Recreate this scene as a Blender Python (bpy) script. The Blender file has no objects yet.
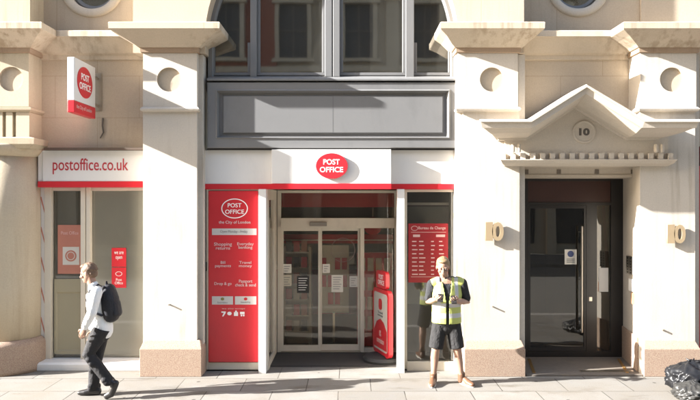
import bpy, bmesh, math, random
from mathutils import Vector, Matrix, noise
random.seed(7)
sc = bpy.context.scene
COL = sc.collection
PI = math.pi
F = 630.0                      # focal length in photograph pixels (700 wide)

def X(px, d=9.0): return (px - 350.0) / F * d
def Z(py, d=9.0): return 2.5 + (200.0 - py) / F * d

# ------------------------------------------------------------------ world, sun, camera
SUN = Vector((-1.0, -0.20, 0.45)).normalized()      # direction towards the sun
w = bpy.data.worlds.new('World'); sc.world = w; w.use_nodes = True
nt = w.node_tree
sky = nt.nodes.new('ShaderNodeTexSky'); sky.sky_type = 'NISHITA'; sky.sun_disc = False
sky.sun_elevation = math.asin(SUN.z); sky.sun_rotation = math.atan2(SUN.x, SUN.y)
sky.air_density = 1.0; sky.dust_density = 2.0; sky.ozone_density = 0.6
bg = nt.nodes['Background']; nt.links.new(sky.outputs[0], bg.inputs[0]); bg.inputs[1].default_value = 0.092
ld = bpy.data.lights.new('sun', 'SUN'); ld.energy = 5.0; ld.angle = math.radians(0.5); ld.color = (1.0, 0.99, 0.975)
lo = bpy.data.objects.new('sun', ld); COL.objects.link(lo)
lo.rotation_euler = SUN.to_track_quat('Z', 'Y').to_euler(); lo.location = SUN * 40
cd = bpy.data.cameras.new('camera'); cam = bpy.data.objects.new('camera', cd); COL.objects.link(cam)
cam.location = (0, 0, 2.5); cam.rotation_euler = (PI / 2, 0, 0)
cd.sensor_width = 36; cd.lens = F / 700 * 36; cd.clip_end = 2000
sc.camera = cam
sc.view_settings.view_transform = 'Standard'; sc.view_settings.look = 'None'
sc.view_settings.gamma = 1; sc.view_settings.use_curve_mapping = False
sc.view_settings.exposure = 2.62
sc.cycles.max_bounces = 10; sc.cycles.transparent_max_bounces = 16
sc.cycles.diffuse_bounces = 5
sc.cycles.use_denoising = True
sc.render.film_transparent = False

# ------------------------------------------------------------------ materials
def _n(t, typ, **kw):
    n = t.nodes.new(typ)
    for k, v in kw.items(): setattr(n, k, v)
    return n
def mixc(t, fac, a, b, mode='MIX'):
    m = t.nodes.new('ShaderNodeMix'); m.data_type = 'RGBA'; m.blend_type = mode
    for s, v in ((m.inputs[0], fac), (m.inputs[6], a), (m.inputs[7], b)):
        if hasattr(v, 'links'): t.links.new(v, s)
        elif isinstance(v, (int, float)): s.default_value = v
        else: s.default_value = (*v[:3], 1)
    return m.outputs[2]
def pos(t, scale=(1, 1, 1)):
    g = t.nodes.new('ShaderNodeNewGeometry'); mp = t.nodes.new('ShaderNodeMapping')
    mp.inputs['Scale'].default_value = scale
    t.links.new(g.outputs['Position'], mp.inputs[0]); return mp.outputs[0]
def noi(t, vec, scale, detail=6, rough=0.6):
    n = t.nodes.new('ShaderNodeTexNoise'); n.inputs['Scale'].default_value = scale
    n.inputs['Detail'].default_value = detail; n.inputs['Roughness'].default_value = rough
    t.links.new(vec, n.inputs['Vector']); return n.outputs['Fac']
def ramp(t, v, a, b, c0=(0, 0, 0), c1=(1, 1, 1)):
    r = t.nodes.new('ShaderNodeValToRGB'); r.color_ramp.elements[0].position = a; r.color_ramp.elements[1].position = b
    r.color_ramp.elements[0].color = (*c0, 1); r.color_ramp.elements[1].color = (*c1, 1)
    t.links.new(v, r.inputs[0]); return r.outputs[0]
def bump(t, h, strength, dist=0.01, normal=None):
    b = t.nodes.new('ShaderNodeBump'); b.inputs['Strength'].default_value = strength; b.inputs['Distance'].default_value = dist
    t.links.new(h, b.inputs['Height'])
    if normal: t.links.new(normal, b.inputs['Normal'])
    return b.outputs[0]
def new(name):
    m = bpy.data.materials.new(name); m.use_nodes = True
    return m, m.node_tree, m.node_tree.nodes['Principled BSDF']

def plain(name, c, rough=0.5, metal=0.0, var=0.08, scale=9, bmp=0.0, bscale=60, emit=0.0, grime=0.0, spec=0.5):
    m, t, b = new(name)
    p = pos(t)
    d = tuple(x * (1 - var) for x in c); l = tuple(min(1, x * (1 + var)) for x in c)
    col = mixc(t, noi(t, p, scale), d, l)
    if grime:
        col = mixc(t, ramp(t, noi(t, pos(t, (1, 1, .45)), 3.1, 8, .7), .52, .78), col, tuple(x * (1 - grime) for x in c))
    t.links.new(col, b.inputs['Base Color'])
    b.inputs['Roughness'].default_value = rough; b.inputs['Metallic'].default_value = metal
    b.inputs['Specular IOR Level'].default_value = spec
    if bmp: t.links.new(bump(t, noi(t, p, bscale), bmp), b.inputs['Normal'])
    if emit:
        t.links.new(col, b.inputs['Emission Color']); b.inputs['Emission Strength'].default_value = emit
    return m

def stone(name, c, stain=0.35, lo=.50, hi=.74, joints=True, speck=0.10, pink=0.0, bh=0.62, bw=1.25):
    m, t, b = new(name)
    p = pos(t)
    col = mixc(t, noi(t, p, 1.6, 8, .65), tuple(x * .90 for x in c), tuple(min(1, x * 1.08) for x in c))
    col = mixc(t, ramp(t, noi(t, p, 55, 3, .7), .35, .7), col, mixc(t, 1.0, col, (1 - speck,) * 3, 'MULTIPLY'))
    # rain streaks: narrow across, long down
    st = ramp(t, noi(t, pos(t, (9, 9, .55)), 1.0, 6, .6), lo, hi)
    bl = ramp(t, noi(t, p, 0.9, 4, .6), .40, .70)
    mm = t.nodes.new('ShaderNodeMath'); mm.operation = 'MULTIPLY'; t.links.new(st, mm.inputs[0]); t.links.new(bl, mm.inputs[1])
    m2 = t.nodes.new('ShaderNodeMath'); m2.operation = 'MULTIPLY'; t.links.new(mm.outputs[0], m2.inputs[0]); m2.inputs[1].default_value = stain
    col = mixc(t, m2.outputs[0], col, tuple(x * y for x, y in zip(c, (.50, .44, .36))))
    if pink: col = mixc(t, ramp(t, noi(t, p, 130, 2, .5), .45, .62), col, (c[0] * (1 - pink), c[1] * (1 - pink * 1.3), c[2] * (1 - pink * 1.3)))
    h = noi(t, p, 38, 8, .7)
    nrm = bump(t, h, 0.25, 0.006)
    if joints:
        g = t.nodes.new('ShaderNodeNewGeometry'); sx = t.nodes.new('ShaderNodeSeparateXYZ'); t.links.new(g.outputs['Position'], sx.inputs[0])
        cx = t.nodes.new('ShaderNodeCombineXYZ'); t.links.new(sx.outputs[0], cx.inputs[0]); t.links.new(sx.outputs[2], cx.inputs[1])
        br = t.nodes.new('ShaderNodeTexBrick'); t.links.new(cx.outputs[0], br.inputs[0])
        br.inputs['Scale'].default_value = 1; br.inputs['Mortar Size'].default_value = .0035; br.inputs['Mortar Smooth'].default_value = .3
        br.inputs['Brick Width'].default_value = bw; br.inputs['Row Height'].default_value = bh
        br.inputs['Color1'].default_value = (1, 1, 1, 1); br.inputs['Color2'].default_value = (.93, .91, .88, 1); br.inputs['Mortar'].default_value = (.62, .55, .46, 1)
        col = mixc(t, .75, col, br.outputs[0], 'MULTIPLY')
    t.links.new(col, b.inputs['Base Color']); t.links.new(nrm, b.inputs['Normal'])
    b.inputs['Roughness'].default_value = .85; b.inputs['Specular IOR Level'].default_value = .25
    return m

def glassm(name, tint=(.82, .84, .82), ior=1.75, rough=0.0, dirt=0.05):
    m, t, b = new(name)
    t.nodes.remove(b)
    out = t.nodes['Material Output']
    tr = t.nodes.new('ShaderNodeBsdfTransparent'); tr.inputs[0].default_value = (*tint, 1)
    gl = t.nodes.new('ShaderNodeBsdfGlossy'); gl.inputs['Roughness'].default_value = rough; gl.inputs[0].default_value = (1, 1, 1, 1)
    p = pos(t)
    t.links.new(bump(t, noi(t, p, 0.8, 2, .5), .06, .02), gl.inputs['Normal'])
    fr = t.nodes.new('ShaderNodeFresnel'); fr.inputs['IOR'].default_value = ior
    mx = t.nodes.new('ShaderNodeMixShader'); t.links.new(fr.outputs[0], mx.inputs[0]); t.links.new(tr.outputs[0], mx.inputs[1]); t.links.new(gl.outputs[0], mx.inputs[2])
    df = t.nodes.new('ShaderNodeBsdfDiffuse'); df.inputs[0].default_value = (.55, .52, .45, 1)
    m2 = t.nodes.new('ShaderNodeMixShader')
    dm = t.nodes.new('ShaderNodeMath'); dm.operation = 'MULTIPLY'; dm.inputs[1].default_value = dirt
    t.links.new(ramp(t, noi(t, pos(t, (1, 1, .6)), 2.3, 8, .7), .3, .8, (.35, .35, .35)), dm.inputs[0])
    t.links.new(dm.outputs[0], m2.inputs[0]); t.links.new(mx.outputs[0], m2.inputs[1]); t.links.new(df.outputs[0], m2.inputs[2])
    t.links.new(m2.outputs[0], out.inputs[0])
    return m

def slabs(name):
    m, t, b = new(name)
    p = pos(t)
    br = t.nodes.new('ShaderNodeTexBrick')
    mp = t.nodes.new('ShaderNodeMapping'); g = t.nodes.new('ShaderNodeNewGeometry'); t.links.new(g.outputs['Position'], mp.inputs[0])
    mp.inputs['Location'].default_value = (0.15, -0.12, 0)
    # wobble the joints a little
    t.links.new(mp.outputs[0], br.inputs[0])
    br.inputs['Scale'].default_value = 1; br.inputs['Mortar Size'].default_value = .0075; br.inputs['Mortar Smooth'].default_value = .4
    br.inputs['Brick Width'].default_value = .86; br.inputs['Row Height'].default_value = .58
    br.inputs['Color1'].default_value = (.222, .211, .190, 1); br.inputs['Color2'].default_value = (.175, .165, .148, 1); br.inputs['Mortar'].default_value = (.036, .031, .026, 1)
    col = mixc(t, ramp(t, noi(t, p, 1.3, 8, .7), .38, .72), br.outputs[0], (.178, .158, .130))
    col = mixc(t, ramp(t, noi(t, p, 90, 2, .6), .40, .66), col, mixc(t, 1, col, (.80, .79, .78), 'MULTIPLY'))
    v = t.nodes.new('ShaderNodeTexVoronoi'); v.inputs['Scale'].default_value = 2.6; t.links.new(p, v.inputs['Vector'])
    gum = ramp(t, v.outputs['Distance'], .055, .075, (1, 1, 1), (0, 0, 0))
    col = mixc(t, gum, col, (.07, .062, .053))
    st = ramp(t, noi(t, pos(t, (.7, 2.2, 1)), 1.7, 7, .65), .55, .72)
    col = mixc(t, st, col, mixc(t, 1, col, (.62, .58, .52), 'MULTIPLY'))
    t.links.new(col, b.inputs['Base Color'])
    b.inputs['Roughness'].default_value = .8; b.inputs['Specular IOR Level'].default_value = .3
    inv = t.nodes.new('ShaderNodeMath'); inv.operation = 'SUBTRACT'; inv.inputs[0].default_value = 1; t.links.new(br.outputs['Fac'], inv.inputs[1])
    n1 = bump(t, inv.outputs[0], .6, .006); n2 = bump(t, noi(t, p, 45, 7, .7), .35, .006, n1)
    t.links.new(n2, b.inputs['Normal'])
    return m

M = {}
M['stone'] = stone('limestone', (.49, .41, .315))
M['stone_plain'] = stone('limestone_plain', (.525, .475, .405), joints=False, stain=.8)
M['stone_tan'] = stone('tan_limestone', (.46, .39, .285), joints=False, stain=.45)
M['stone_white'] = stone('door_surround_stone', (.535, .475, .395), joints=False, stain=.25)
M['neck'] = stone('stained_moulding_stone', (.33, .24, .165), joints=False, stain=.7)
M['disc'] = stone('shade_toned_disc_stone', (.47, .395, .30), joints=False, stain=.8)  # darker, warmer stone paints extra shade into the sunk discs
M['streak'] = stone('streaked_cornice_stone', (.51, .43, .33), joints=False, stain=1.0, lo=.46, hi=.62)
M['granite'] = stone('pink_granite', (.38, .29, .215), joints=False, speck=.22, pink=.35, stain=.3)
M['slabs'] = slabs('paving_slabs')
M['asphalt'] = plain('asphalt', (.15, .14, .122), .85, var=.3, scale=30, bmp=.5, bscale=120)
M['kerb'] = plain('kerb_granite', (.30, .28, .25), .8, var=.2, scale=40)
M['earth'] = plain('distant_ground', (.12, .11, .10), .9)
M['grey'] = plain('grey_window_paint', (.160, .158, .155), .5, var=.06, scale=4, grime=.18, bmp=.08, bscale=25)
M['white'] = plain('white_panel_paint', (.67, .655, .625), .4, var=.03, scale=3, grime=.10)
M['cream'] = plain('cream_frame_paint', (.56, .51, .42), .45, var=.05, scale=6, grime=.2)
M['red'] = plain('red_vinyl', (.50, .020, .028), .36, var=.09, scale=2.2, grime=.16)
M['redsign'] = plain('red_gloss', (.55, .022, .032), .30, var=.04)
M['reddark'] = plain('dark_red_poster', (.30, .018, .022), .4, var=.08, scale=5)
M['redfade'] = plain('faded_red_poster', (.48, .19, .13), .6, var=.12)
M['letter'] = plain('white_lettering', (.80, .78, .75), .5, var=.02)
M['letter_red'] = plain('red_lettering', (.42, .03, .04), .5, var=.02)
M['letter_grey'] = plain('grey_lettering', (.16, .16, .16), .5)
M['letter_dim'] = plain('pale_pink_lettering', (.66, .42, .38), .5, var=.1)
M['paper'] = plain('paper', (.62, .59, .52), .7, var=.05)
M['palebar'] = plain('pale_grey_bar', (.50, .48, .45), .5, var=.05)
M['black'] = plain('black_frame', (.018, .016, .015), .35, var=.1)
M['brown'] = plain('dark_bronze_panel', (.045, .018, .014), .35, var=.3, scale=2)
M['steel'] = plain('brushed_steel', (.55, .50, .43), .32, 1.0, var=.08, scale=30)
M['brass'] = plain('brass', (.55, .33, .13), .4, .8, var=.15)
M['bronze'] = plain('gilt_numerals', (.30, .225, .135), .5, .0, var=.12)
M['mat'] = plain('entrance_matting', (.045, .040, .036), .9, var=.3, scale=60, bmp=.5, bscale=160)
M['stepstone'] = plain('dark_step_stone', (.15, .125, .10), .75, var=.2, scale=14, grime=.25)
M['tile'] = plain('shop_floor_tile', (.30, .27, .22), .25, var=.1)
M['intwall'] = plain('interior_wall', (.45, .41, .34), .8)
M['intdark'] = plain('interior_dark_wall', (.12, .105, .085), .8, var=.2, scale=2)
M['glass'] = glassm('window_glass', (.96, .96, .94), 1.6, dirt=.06)
M['glass_door'] = glassm('door_glass', (.90, .87, .80), 1.52, dirt=.06)
M['glass_up'] = glassm('upper_window_glass', (.50, .52, .50), 2.35, rough=.03, dirt=.05)
M['glass_dark'] = glassm('dark_door_glass', (.40, .36, .27), 1.8, dirt=.03)
M['shopdark'] = plain('dark_shop_interior', (.05, .045, .04), .6)
M['opp'] = stone('opposite_stone', (.48, .41, .31), stain=.5)
M['opp_red'] = plain('opposite_brick', (.24, .085, .05), .85, var=.25, scale=20)

# ------------------------------------------------------------------ object helpers
def origin_of(p):
    o = Vector((0, 0, 0))
    while p is not None:
        o += p.location; p = p.parent
    return o
def obj(name, bm, m, parent=None, smooth=False, bevel=0.0, loc=None):
    """link bm (world coordinates) as one mesh object"""
    bmesh.ops.recalc_face_normals(bm, faces=bm.faces)
    me = bpy.data.meshes.new(name)
    o = bpy.data.objects.new(name, me)
    base = origin_of(parent) + (Vector(loc) if loc is not None else Vector())
    bmesh.ops.translate(bm, verts=bm.verts, vec=-base)
    bm.to_mesh(me); bm.free()
    if isinstance(m, (list, tuple)):
        for q in m: me.materials.append(q)
    else: me.materials.append(m)
    if smooth:
        for f in me.polygons: f.use_smooth = True
    COL.objects.link(o)
    if parent is not None: o.parent = parent
    if loc is not None: o.location = Vector(loc)
    if bevel:
        b = o.modifiers.new('bevel', 'BEVEL'); b.width = bevel; b.segments = 2; b.limit_method = 'ANGLE'; b.angle_limit = math.radians(40)
        b.harden_normals = False
    return o
def thing(name, label, cat, loc=(0, 0, 0), group=None, kind=None):
    o = bpy.data.objects.new(name, None); o.location = loc; o.empty_display_size = .2
    COL.objects.link(o); return tag(o, label, cat, group, kind)
def tag(o, label, cat=None, group=None, kind=None):
    if label: o['label'] = label
    if cat: o['category'] = cat
    if group: o['group'] = group
    if kind: o['kind'] = kind
    return o
def lab(o, label): o['label'] = label; return o
def BM(): return bmesh.new()
def box(bm, x0, x1, y0, y1, z0, z1, mi=0):
    v = [bm.verts.new((x, y, z)) for x in (x0, x1) for y in (y0, y1) for z in (z0, z1)]
    for f in ((0, 1, 3, 2), (4, 6, 7, 5), (0, 4, 5, 1), (2, 3, 7, 6), (0, 2, 6, 4), (1, 5, 7, 3)):
        bm.faces.new([v[i] for i in f]).material_index = mi
    return bm
def pbox(bm, px0, px1, py0, py1, d0, d1, mi=0, dref=None):
    d = dref or d0
    return box(bm, X(px0, d), X(px1, d), d0, d1, Z(py1, d), Z(py0, d), mi)
def rings(bm, loops, cap0=True, cap1=True, closed=True):
    """loops: lists of points, all of one length, joined in order"""
    vs = [[bm.verts.new(p) for p in l] for l in loops]
    n = len(vs[0])
    for a, b in zip(vs, vs[1:]):
        for i in range(n if closed else n - 1):
            j = (i + 1) % n
            bm.faces.new((a[i], a[j], b[j], b[i]))
    if cap0: bm.faces.new(vs[0])
    if cap1: bm.faces.new(vs[-1])
    return bm
def frust(bm, x0, x1, yf, yb, prof):
    """stack of rectangles in plan: prof = (z, side overhang, front overhang)"""
    return rings(bm, [[(x0 - s, yf - f, z), (x1 + s, yf - f, z), (x1 + s, yb, z), (x0 - s, yb, z)] for z, s, f in prof])
def rectrings(bm, lst, cap=True):
    """nested rectangles facing the street: (x0,x1,z0,z1,y)"""
    return rings(bm, [[(x0, y, z0), (x1, y, z0), (x1, y, z1), (x0, y, z1)] for x0, x1, z0, z1, y in lst], cap0=False, cap1=cap)
def holeface(bm, x0, x1, z0, z1, y, cx, cz, r, depth, back=None, n=48, mi=0):
    """rectangular face with a round sunk disc"""
    def edge(a):
        c, s = math.cos(a), math.sin(a); k = 1e9
        if c > 1e-9: k = min(k, (x1 - cx) / c)
        if c < -1e-9: k = min(k, (x0 - cx) / c)
        if s > 1e-9: k = min(k, (z1 - cz) / s)
        if s < -1e-9: k = min(k, (z0 - cz) / s)
        return (cx + c * k, y, cz + s * k)
    ang = [2 * PI * i / n for i in range(n)]
    for qx, qz in ((x0, z0), (x1, z0), (x1, z1), (x0, z1)): ang.append(math.atan2(qz - cz, qx - cx) % (2 * PI))
    ang = sorted(set(ang))
    outer = [edge(a) for a in ang]
    inner = [(cx + r * math.cos(a), y, cz + r * math.sin(a)) for a in ang]
    deep = [(p[0], y + depth, p[2]) for p in inner]
    k0 = len(bm.faces); rings(bm, [outer, inner, deep], cap0=False, cap1=True); bm.faces.ensure_lookup_table()
    for f in bm.faces[k0 + len(ang):]: f.material_index = mi
    return bm
def disc(bm, cx, cz, r, y0, y1, n=40, rz=None):
    rz = rz or r
    return rings(bm, [[(cx + r * math.cos(2 * PI * i / n), y, cz + rz * math.sin(2 * PI * i / n)) for i in range(n)] for y in (y0, y1)])
def lathe(bm, cx, cy, prof, n=48):
    return rings(bm, [[(cx + r * math.cos(2 * PI * i / n), cy + r * math.sin(2 * PI * i / n), z) for i in range(n)] for r, z in prof])
def annulus(bm, cx, cz, prof, n=48):
    """ring swept round a centre on the wall: prof = closed list of (r, y)"""
    L = [[(cx + r * math.cos(2 * PI * i / n), y, cz + r * math.sin(2 * PI * i / n)) for r, y in prof] for i in range(n)]
    L.append(L[0])
    vs = [[bm.verts.new(p) for p in l] for l in L[:-1]]
    k = len(prof)
    for i in range(n):
        a, b = vs[i], vs[(i + 1) % n]
        for j in range(k): bm.faces.new((a[j], a[(j + 1) % k], b[(j + 1) % k], b[j]))
    return bm
def tube(bm, pts, rad, seg=12, round_ends=True, up=Vector((0, 0, 1))):
    """rounded tube through pts; rad: r or (rx, ry) per point"""
    pts = [Vector(p) for p in pts]
    R = [(r, r) if isinstance(r, (int, float)) else r for r in rad]
    n = len(pts); dirs = []
    for i in range(n):
        d = (pts[min(i + 1, n - 1)] - pts[max(i - 1, 0)]); dirs.append(d.normalized())
    ref = Vector((1, 0, 0))
    loops = []
    def ring(c, d, rx, ry):
        u = ref - d * ref.dot(d)
        if u.length < .15: u = Vector((0, 1, 0)) - d * d.y
        u.normalize(); v = d.cross(u)
        return [tuple(c + u * (rx * math.cos(2 * PI * k / seg)) + v * (ry * math.sin(2 * PI * k / seg))) for k in range(seg)]
    if round_ends:
        for a in (75, 45, 20):
            q = math.radians(a); rr = min(R[0]); loops.append(ring(pts[0] - dirs[0] * rr * math.sin(q), dirs[0], R[0][0] * math.cos(q), R[0][1] * math.cos(q)))
    for c, d, (rx, ry) in zip(pts, dirs, R): loops.append(ring(c, d, rx, ry))
    if round_ends:
        for a in (20, 45, 75):
            q = math.radians(a); rr = min(R[-1]); loops.append(ring(pts[-1] + dirs[-1] * rr * math.sin(q), dirs[-1], R[-1][0] * math.cos(q), R[-1][1] * math.cos(q)))
    return rings(bm, loops)
def ball(bm, c, r, seg=16, rot=None):
    rx, ry, rz = (r, r, r) if isinstance(r, (int, float)) else r
    mtx = Matrix.Translation(c) @ (rot.to_4x4() if rot else Matrix.Identity(4)) @ Matrix.Diagonal((rx, ry, rz, 1))
    bmesh.ops.create_uvsphere(bm, u_segments=seg, v_segments=max(8, seg * 2 // 3), radius=1, matrix=mtx)
    return bm

def text(body, m, parent, cx, cz, y, width=None, height=None, side=False, thick=.004, name='lettering', bold=0.0, cy=None, line=.85, at=None, loc=None):
    """writing standing on a surface; fitted to width and/or height (metres)"""
    cu = bpy.data.curves.new('t', 'FONT'); cu.body = body; cu.size = 1; cu.align_x = 'CENTER'; cu.space_line = line
    cu.offset = bold; cu.extrude = .5; cu.resolution_u = 4
    o = bpy.data.objects.new('t', cu); COL.objects.link(o)
    dg = bpy.context.evaluated_depsgraph_get(); dg.update()
    me = bpy.data.meshes.new_from_object(o.evaluated_get(dg))
    bpy.data.objects.remove(o); bpy.data.curves.remove(cu)
    xs = [v.co.x for v in me.vertices]; ys = [v.co.y for v in me.vertices]
    x0, x1, y0, y1 = min(xs), max(xs), min(ys), max(ys)
    sx = width / (x1 - x0) if width else None; sz = height / (y1 - y0) if height else None
    sx = sx or sz; sz = sz or sx
    bm = bmesh.new(); bm.from_mesh(me); bpy.data.meshes.remove(me)
    for v in bm.verts:
        a = (v.co.x - (x0 + x1) / 2) * sx; b = (v.co.y - (y0 + y1) / 2) * sz; c = v.co.z * thick
        if at: v.co = at(a, b, c)
        elif side: v.co = (cx + c, cy + a, cz + b)
        else: v.co = (cx + a, y - c, cz + b)
    return obj(name, bm, m, parent, loc=loc)

# ------------------------------------------------------------------ ground and street
def sheet(name, x0, x1, y0, y1, z, m, thick=.0):
    bm = BM()
    if thick: box(bm, x0, x1, y0, y1, z - thick, z)
    else: bm.faces.new([bm.verts.new(p) for p in ((x0, y0, z), (x1, y0, z), (x1, y1, z), (x0, y1, z))])
    o = obj(name, bm, m); o['kind'] = 'structure'; return o
sheet('ground', -400, 400, -400, 400, -.16, M['earth'])
sheet('road', -90, 90, -4.5, 5.9, -.12, M['asphalt'], .03)
sheet('pavement', -90, 90, 6.15, 10.0, 0, M['slabs'], .14)
sheet('kerb', -90, 90, 5.9, 6.146, -.004, M['kerb'], .14)
sheet('opposite_pavement', -90, 90, -9, -4.5, 0, M['slabs'], .14)

# ------------------------------------------------------------------ the stone building
B = thing('stone_building', 'pale limestone building front with cornices, pilasters and a grey arched window above the shops', 'building', (0, 9.6, 0))

# pilasters: (block x0, x1), cap side overhang, left margin, right margin
def pilaster(x0, x1, side, hole_px, shaft, margins, plinth, stone_m, upper=None):
    if upper: p = obj('pilaster', rings(BM(), [[(shaft[0], 9.0, z), (shaft[1], 9.0, z), (shaft[1], 9.97, z), (shaft[0] + .165, 9.97, z)] for z in (0, 3.76)]), stone_m, B)
    else: p = obj('pilaster', box(BM(), shaft[0], shaft[1], 9.0, 9.7, 0, 3.76), stone_m, B)
    # sunk-disc block
    bm = BM()
    z0, z1 = 3.824, 4.592
    cx, cz = X(hole_px, 8.97), Z(79.5, 8.97)
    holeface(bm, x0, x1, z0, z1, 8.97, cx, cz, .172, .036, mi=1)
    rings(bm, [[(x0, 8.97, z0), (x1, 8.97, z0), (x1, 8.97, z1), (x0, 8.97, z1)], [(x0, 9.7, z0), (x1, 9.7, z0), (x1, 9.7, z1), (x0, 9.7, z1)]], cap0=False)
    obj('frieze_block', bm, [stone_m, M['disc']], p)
    bm = BM(); frust(bm, x0, x1, 8.97, 9.7, [(3.758, .004, .004), (3.772, .028, .028), (3.795, .036, .036), (3.823, .012, .012)])
    obj('moulding', bm, stone_m, p)
    bm = BM(); k = side
    frust(bm, x0, x1, 8.97, 9.72, [(4.662, .05, .046), (4.665, .055, .055), (4.70, .10, .09), (4.79, k * .66, .20), (4.852, k * .97, .28), (4.864, k, .30),
                                   (4.945, k + .004, .302), (4.955, k - .008, .292), (4.975, k * .5, .1)])
    obj('cornice', bm, M['streak'], p)
    bm = BM(); frust(bm, x0, x1, 8.97, 9.72, [(4.593, .012, .012), (4.60, .03, .03), (4.655, .034, .034), (4.661, .04, .04)]); obj('neck_moulding', bm, M['neck'], p)
    for a, b_ in margins: obj('margin', box(BM(), a, b_, 9.06, 9.7, 0, 4.59), stone_m, p)
    if plinth:
        a, b_ = plinth
        bm = BM(); frust(bm, a, b_, 8.91, 9.06 if upper else 9.72, [(0, .0, .0), (.385, 0, 0), (.395, -.004, -.004), (.49, -.035, -.075), (.50, -.05, -.09)])
        obj('plinth', bm, M['granite'], p, bevel=.006)
    return p
pilaster(-2.947, -2.178, .38, 169, (X(143), X(197)), [(X(197), X(202))], (X(139.5, 8.91), X(201.5, 8.91)), M['stone_plain'])
pilaster(1.538, 2.392, .29, 492, (X(463), X(519.5)), [(X(456.5), X(463)), (X(519.5), X(526))], (X(464.5, 8.91), X(525.5, 8.91)), M['stone_plain'])
pilaster(4.135, 4.93, .37, 672, (4.143, 4.93), [(4.93, 5.02)], (4.16, 4.96), M['stone_plain'], upper=True)

# left corner pier: round column carrying a block
cp = obj('column', lathe(BM(), -5.09, 9.42, [(.47, .44), (.474, 1.2), (.472, 2.2), (.455, 3.14)], 64), M['stone_tan'], B, smooth=False)
for f in cp.data.polygons: f.use_smooth = abs(f.normal.z) < .5
bm = BM(); lathe(bm, -5.09, 9.42, [(.545, 0), (.55, .06), (.55, .40), (.535, .445), (.50, .46), (.49, .475), (.47, .48)], 64)
o = obj('base', bm, M['granite'], cp)
for f in o.data.polygons: f.use_smooth = True
bm = BM(); lathe(bm, -5.09, 9.42, [(.45, 3.13), (.50, 3.16), (.545, 3.22), (.56, 3.27), (.545, 3.30)], 64)
o = obj('capital', bm, M['stone_tan'], cp)
for f in o.data.polygons: f.use_smooth = abs(f.normal.z) < .6
bx0, bx1 = -5.40, -4.575
bm = BM()
for a, b_ in ((bx0, X(3)), (X(6.5), X(13)), (X(16.5), bx1)): box(bm, a, b_, 8.985, 9.7, Z(137, 8.98), Z(112, 8.98))
box(bm, X(3), X(6.5), 9.04, 9.7, Z(137, 8.98), Z(112, 8.98)); box(bm, X(13), X(16.5), 9.04, 9.7, Z(137, 8.98), Z(112, 8.98))
obj('slotted_block', bm, M['stone_tan'], cp)
bm = BM(); frust(bm, bx0, bx1, 8.985, 9.7, [(Z(148, 8.95), .0, .0), (Z(144, 8.95), .09, .05), (Z(138.2, 8.95), .10, .06), (Z(137.1, 8.98), .02, .01)])
frust(bm, bx0, bx1, 8.985, 9.7, [(Z(111.9, 8.98), .01, .01), (Z(110, 8.98), .04, .035), (Z(107.8, 8.98), .045, .04), (Z(107, 8.98), .01, .0)])
obj('moulding', bm, M['stone_tan'], cp)
bm = BM(); z0, z1 = 3.83, 4.592
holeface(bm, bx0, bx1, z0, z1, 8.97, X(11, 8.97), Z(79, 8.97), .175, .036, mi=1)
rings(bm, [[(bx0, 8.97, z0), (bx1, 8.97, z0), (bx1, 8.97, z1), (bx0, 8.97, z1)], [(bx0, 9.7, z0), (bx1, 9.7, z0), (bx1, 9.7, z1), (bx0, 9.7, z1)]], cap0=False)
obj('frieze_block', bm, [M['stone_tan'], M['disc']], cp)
bm = BM(); k = .33
frust(bm, bx0, bx1, 8.97, 9.72, [(4.662, .05, .046), (4.665, .055, .055), (4.70, .10, .09), (4.79, k * .66, .20), (4.852, k * .97, .28), (4.864, k, .30), (4.945, k, .302), (4.955, k - .008, .292), (4.975, .16, .1)])
obj('cornice', bm, M['streak'], cp)
bm = BM(); frust(bm, bx0, bx1, 8.97, 9.72, [(4.593, .012, .012), (4.60, .03, .03), (4.655, .034, .034), (4.661, .04, .04)]); obj('neck_moulding', bm, M['neck'], cp)
obj('upper_pier', box(BM(), -5.40, X(30), 9.0, 9.72, 4.976, 9.4), M['stone_tan'], cp)

# recessed wall bays
def bay(x0, x1, zb, zt=9.4):
    obj('wall', box(BM(), x0, x1, 9.35, 9.7, zb, 4.60), M['stone'], B)
    bm = BM()
    prof = [(9.35, 4.57), (9.32, 4.578), (9.31, 4.64), (9.27, 4.66), (9.13, 4.86), (9.10, 4.865), (9.10, 4.945), (9.115, 4.955), (9.54, 4.985), (9.54, 4.57)]
    rings(bm, [[(x, y, z) for y, z in prof] for x in (x0, x1)])
    obj('string_course', bm, M['streak'], B)
ZF = Z(150, 9.3)
bay(-4.62, -2.90, 3.24)
bay(2.35, 4.18, 3.30)
# outer bays beyond the picture
obj('wall', box(BM(), -13, -5.35, 9.35, 9.7, 0, 4.6), M['stone'], B)
obj('wall', box(BM(), 5.0, 13, 9.35, 9.7, 3.3, 4.6), M['stone'], B)
for x0, x1 in ((-13, -5.36), (4.97, 13)):
    bm = BM(); prof = [(9.35, 4.45), (9.33, 4.56), (9.29, 4.66), (9.26, 4.68), (9.13, 4.86), (9.10, 4.865), (9.10, 4.945), (9.42, 4.985), (9.42, 4.45)]
    rings(bm, [[(x, y, z) for y, z in prof] for x in (x0, x1)]); obj('string_course', bm, M['stone_plain'], B)

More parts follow.
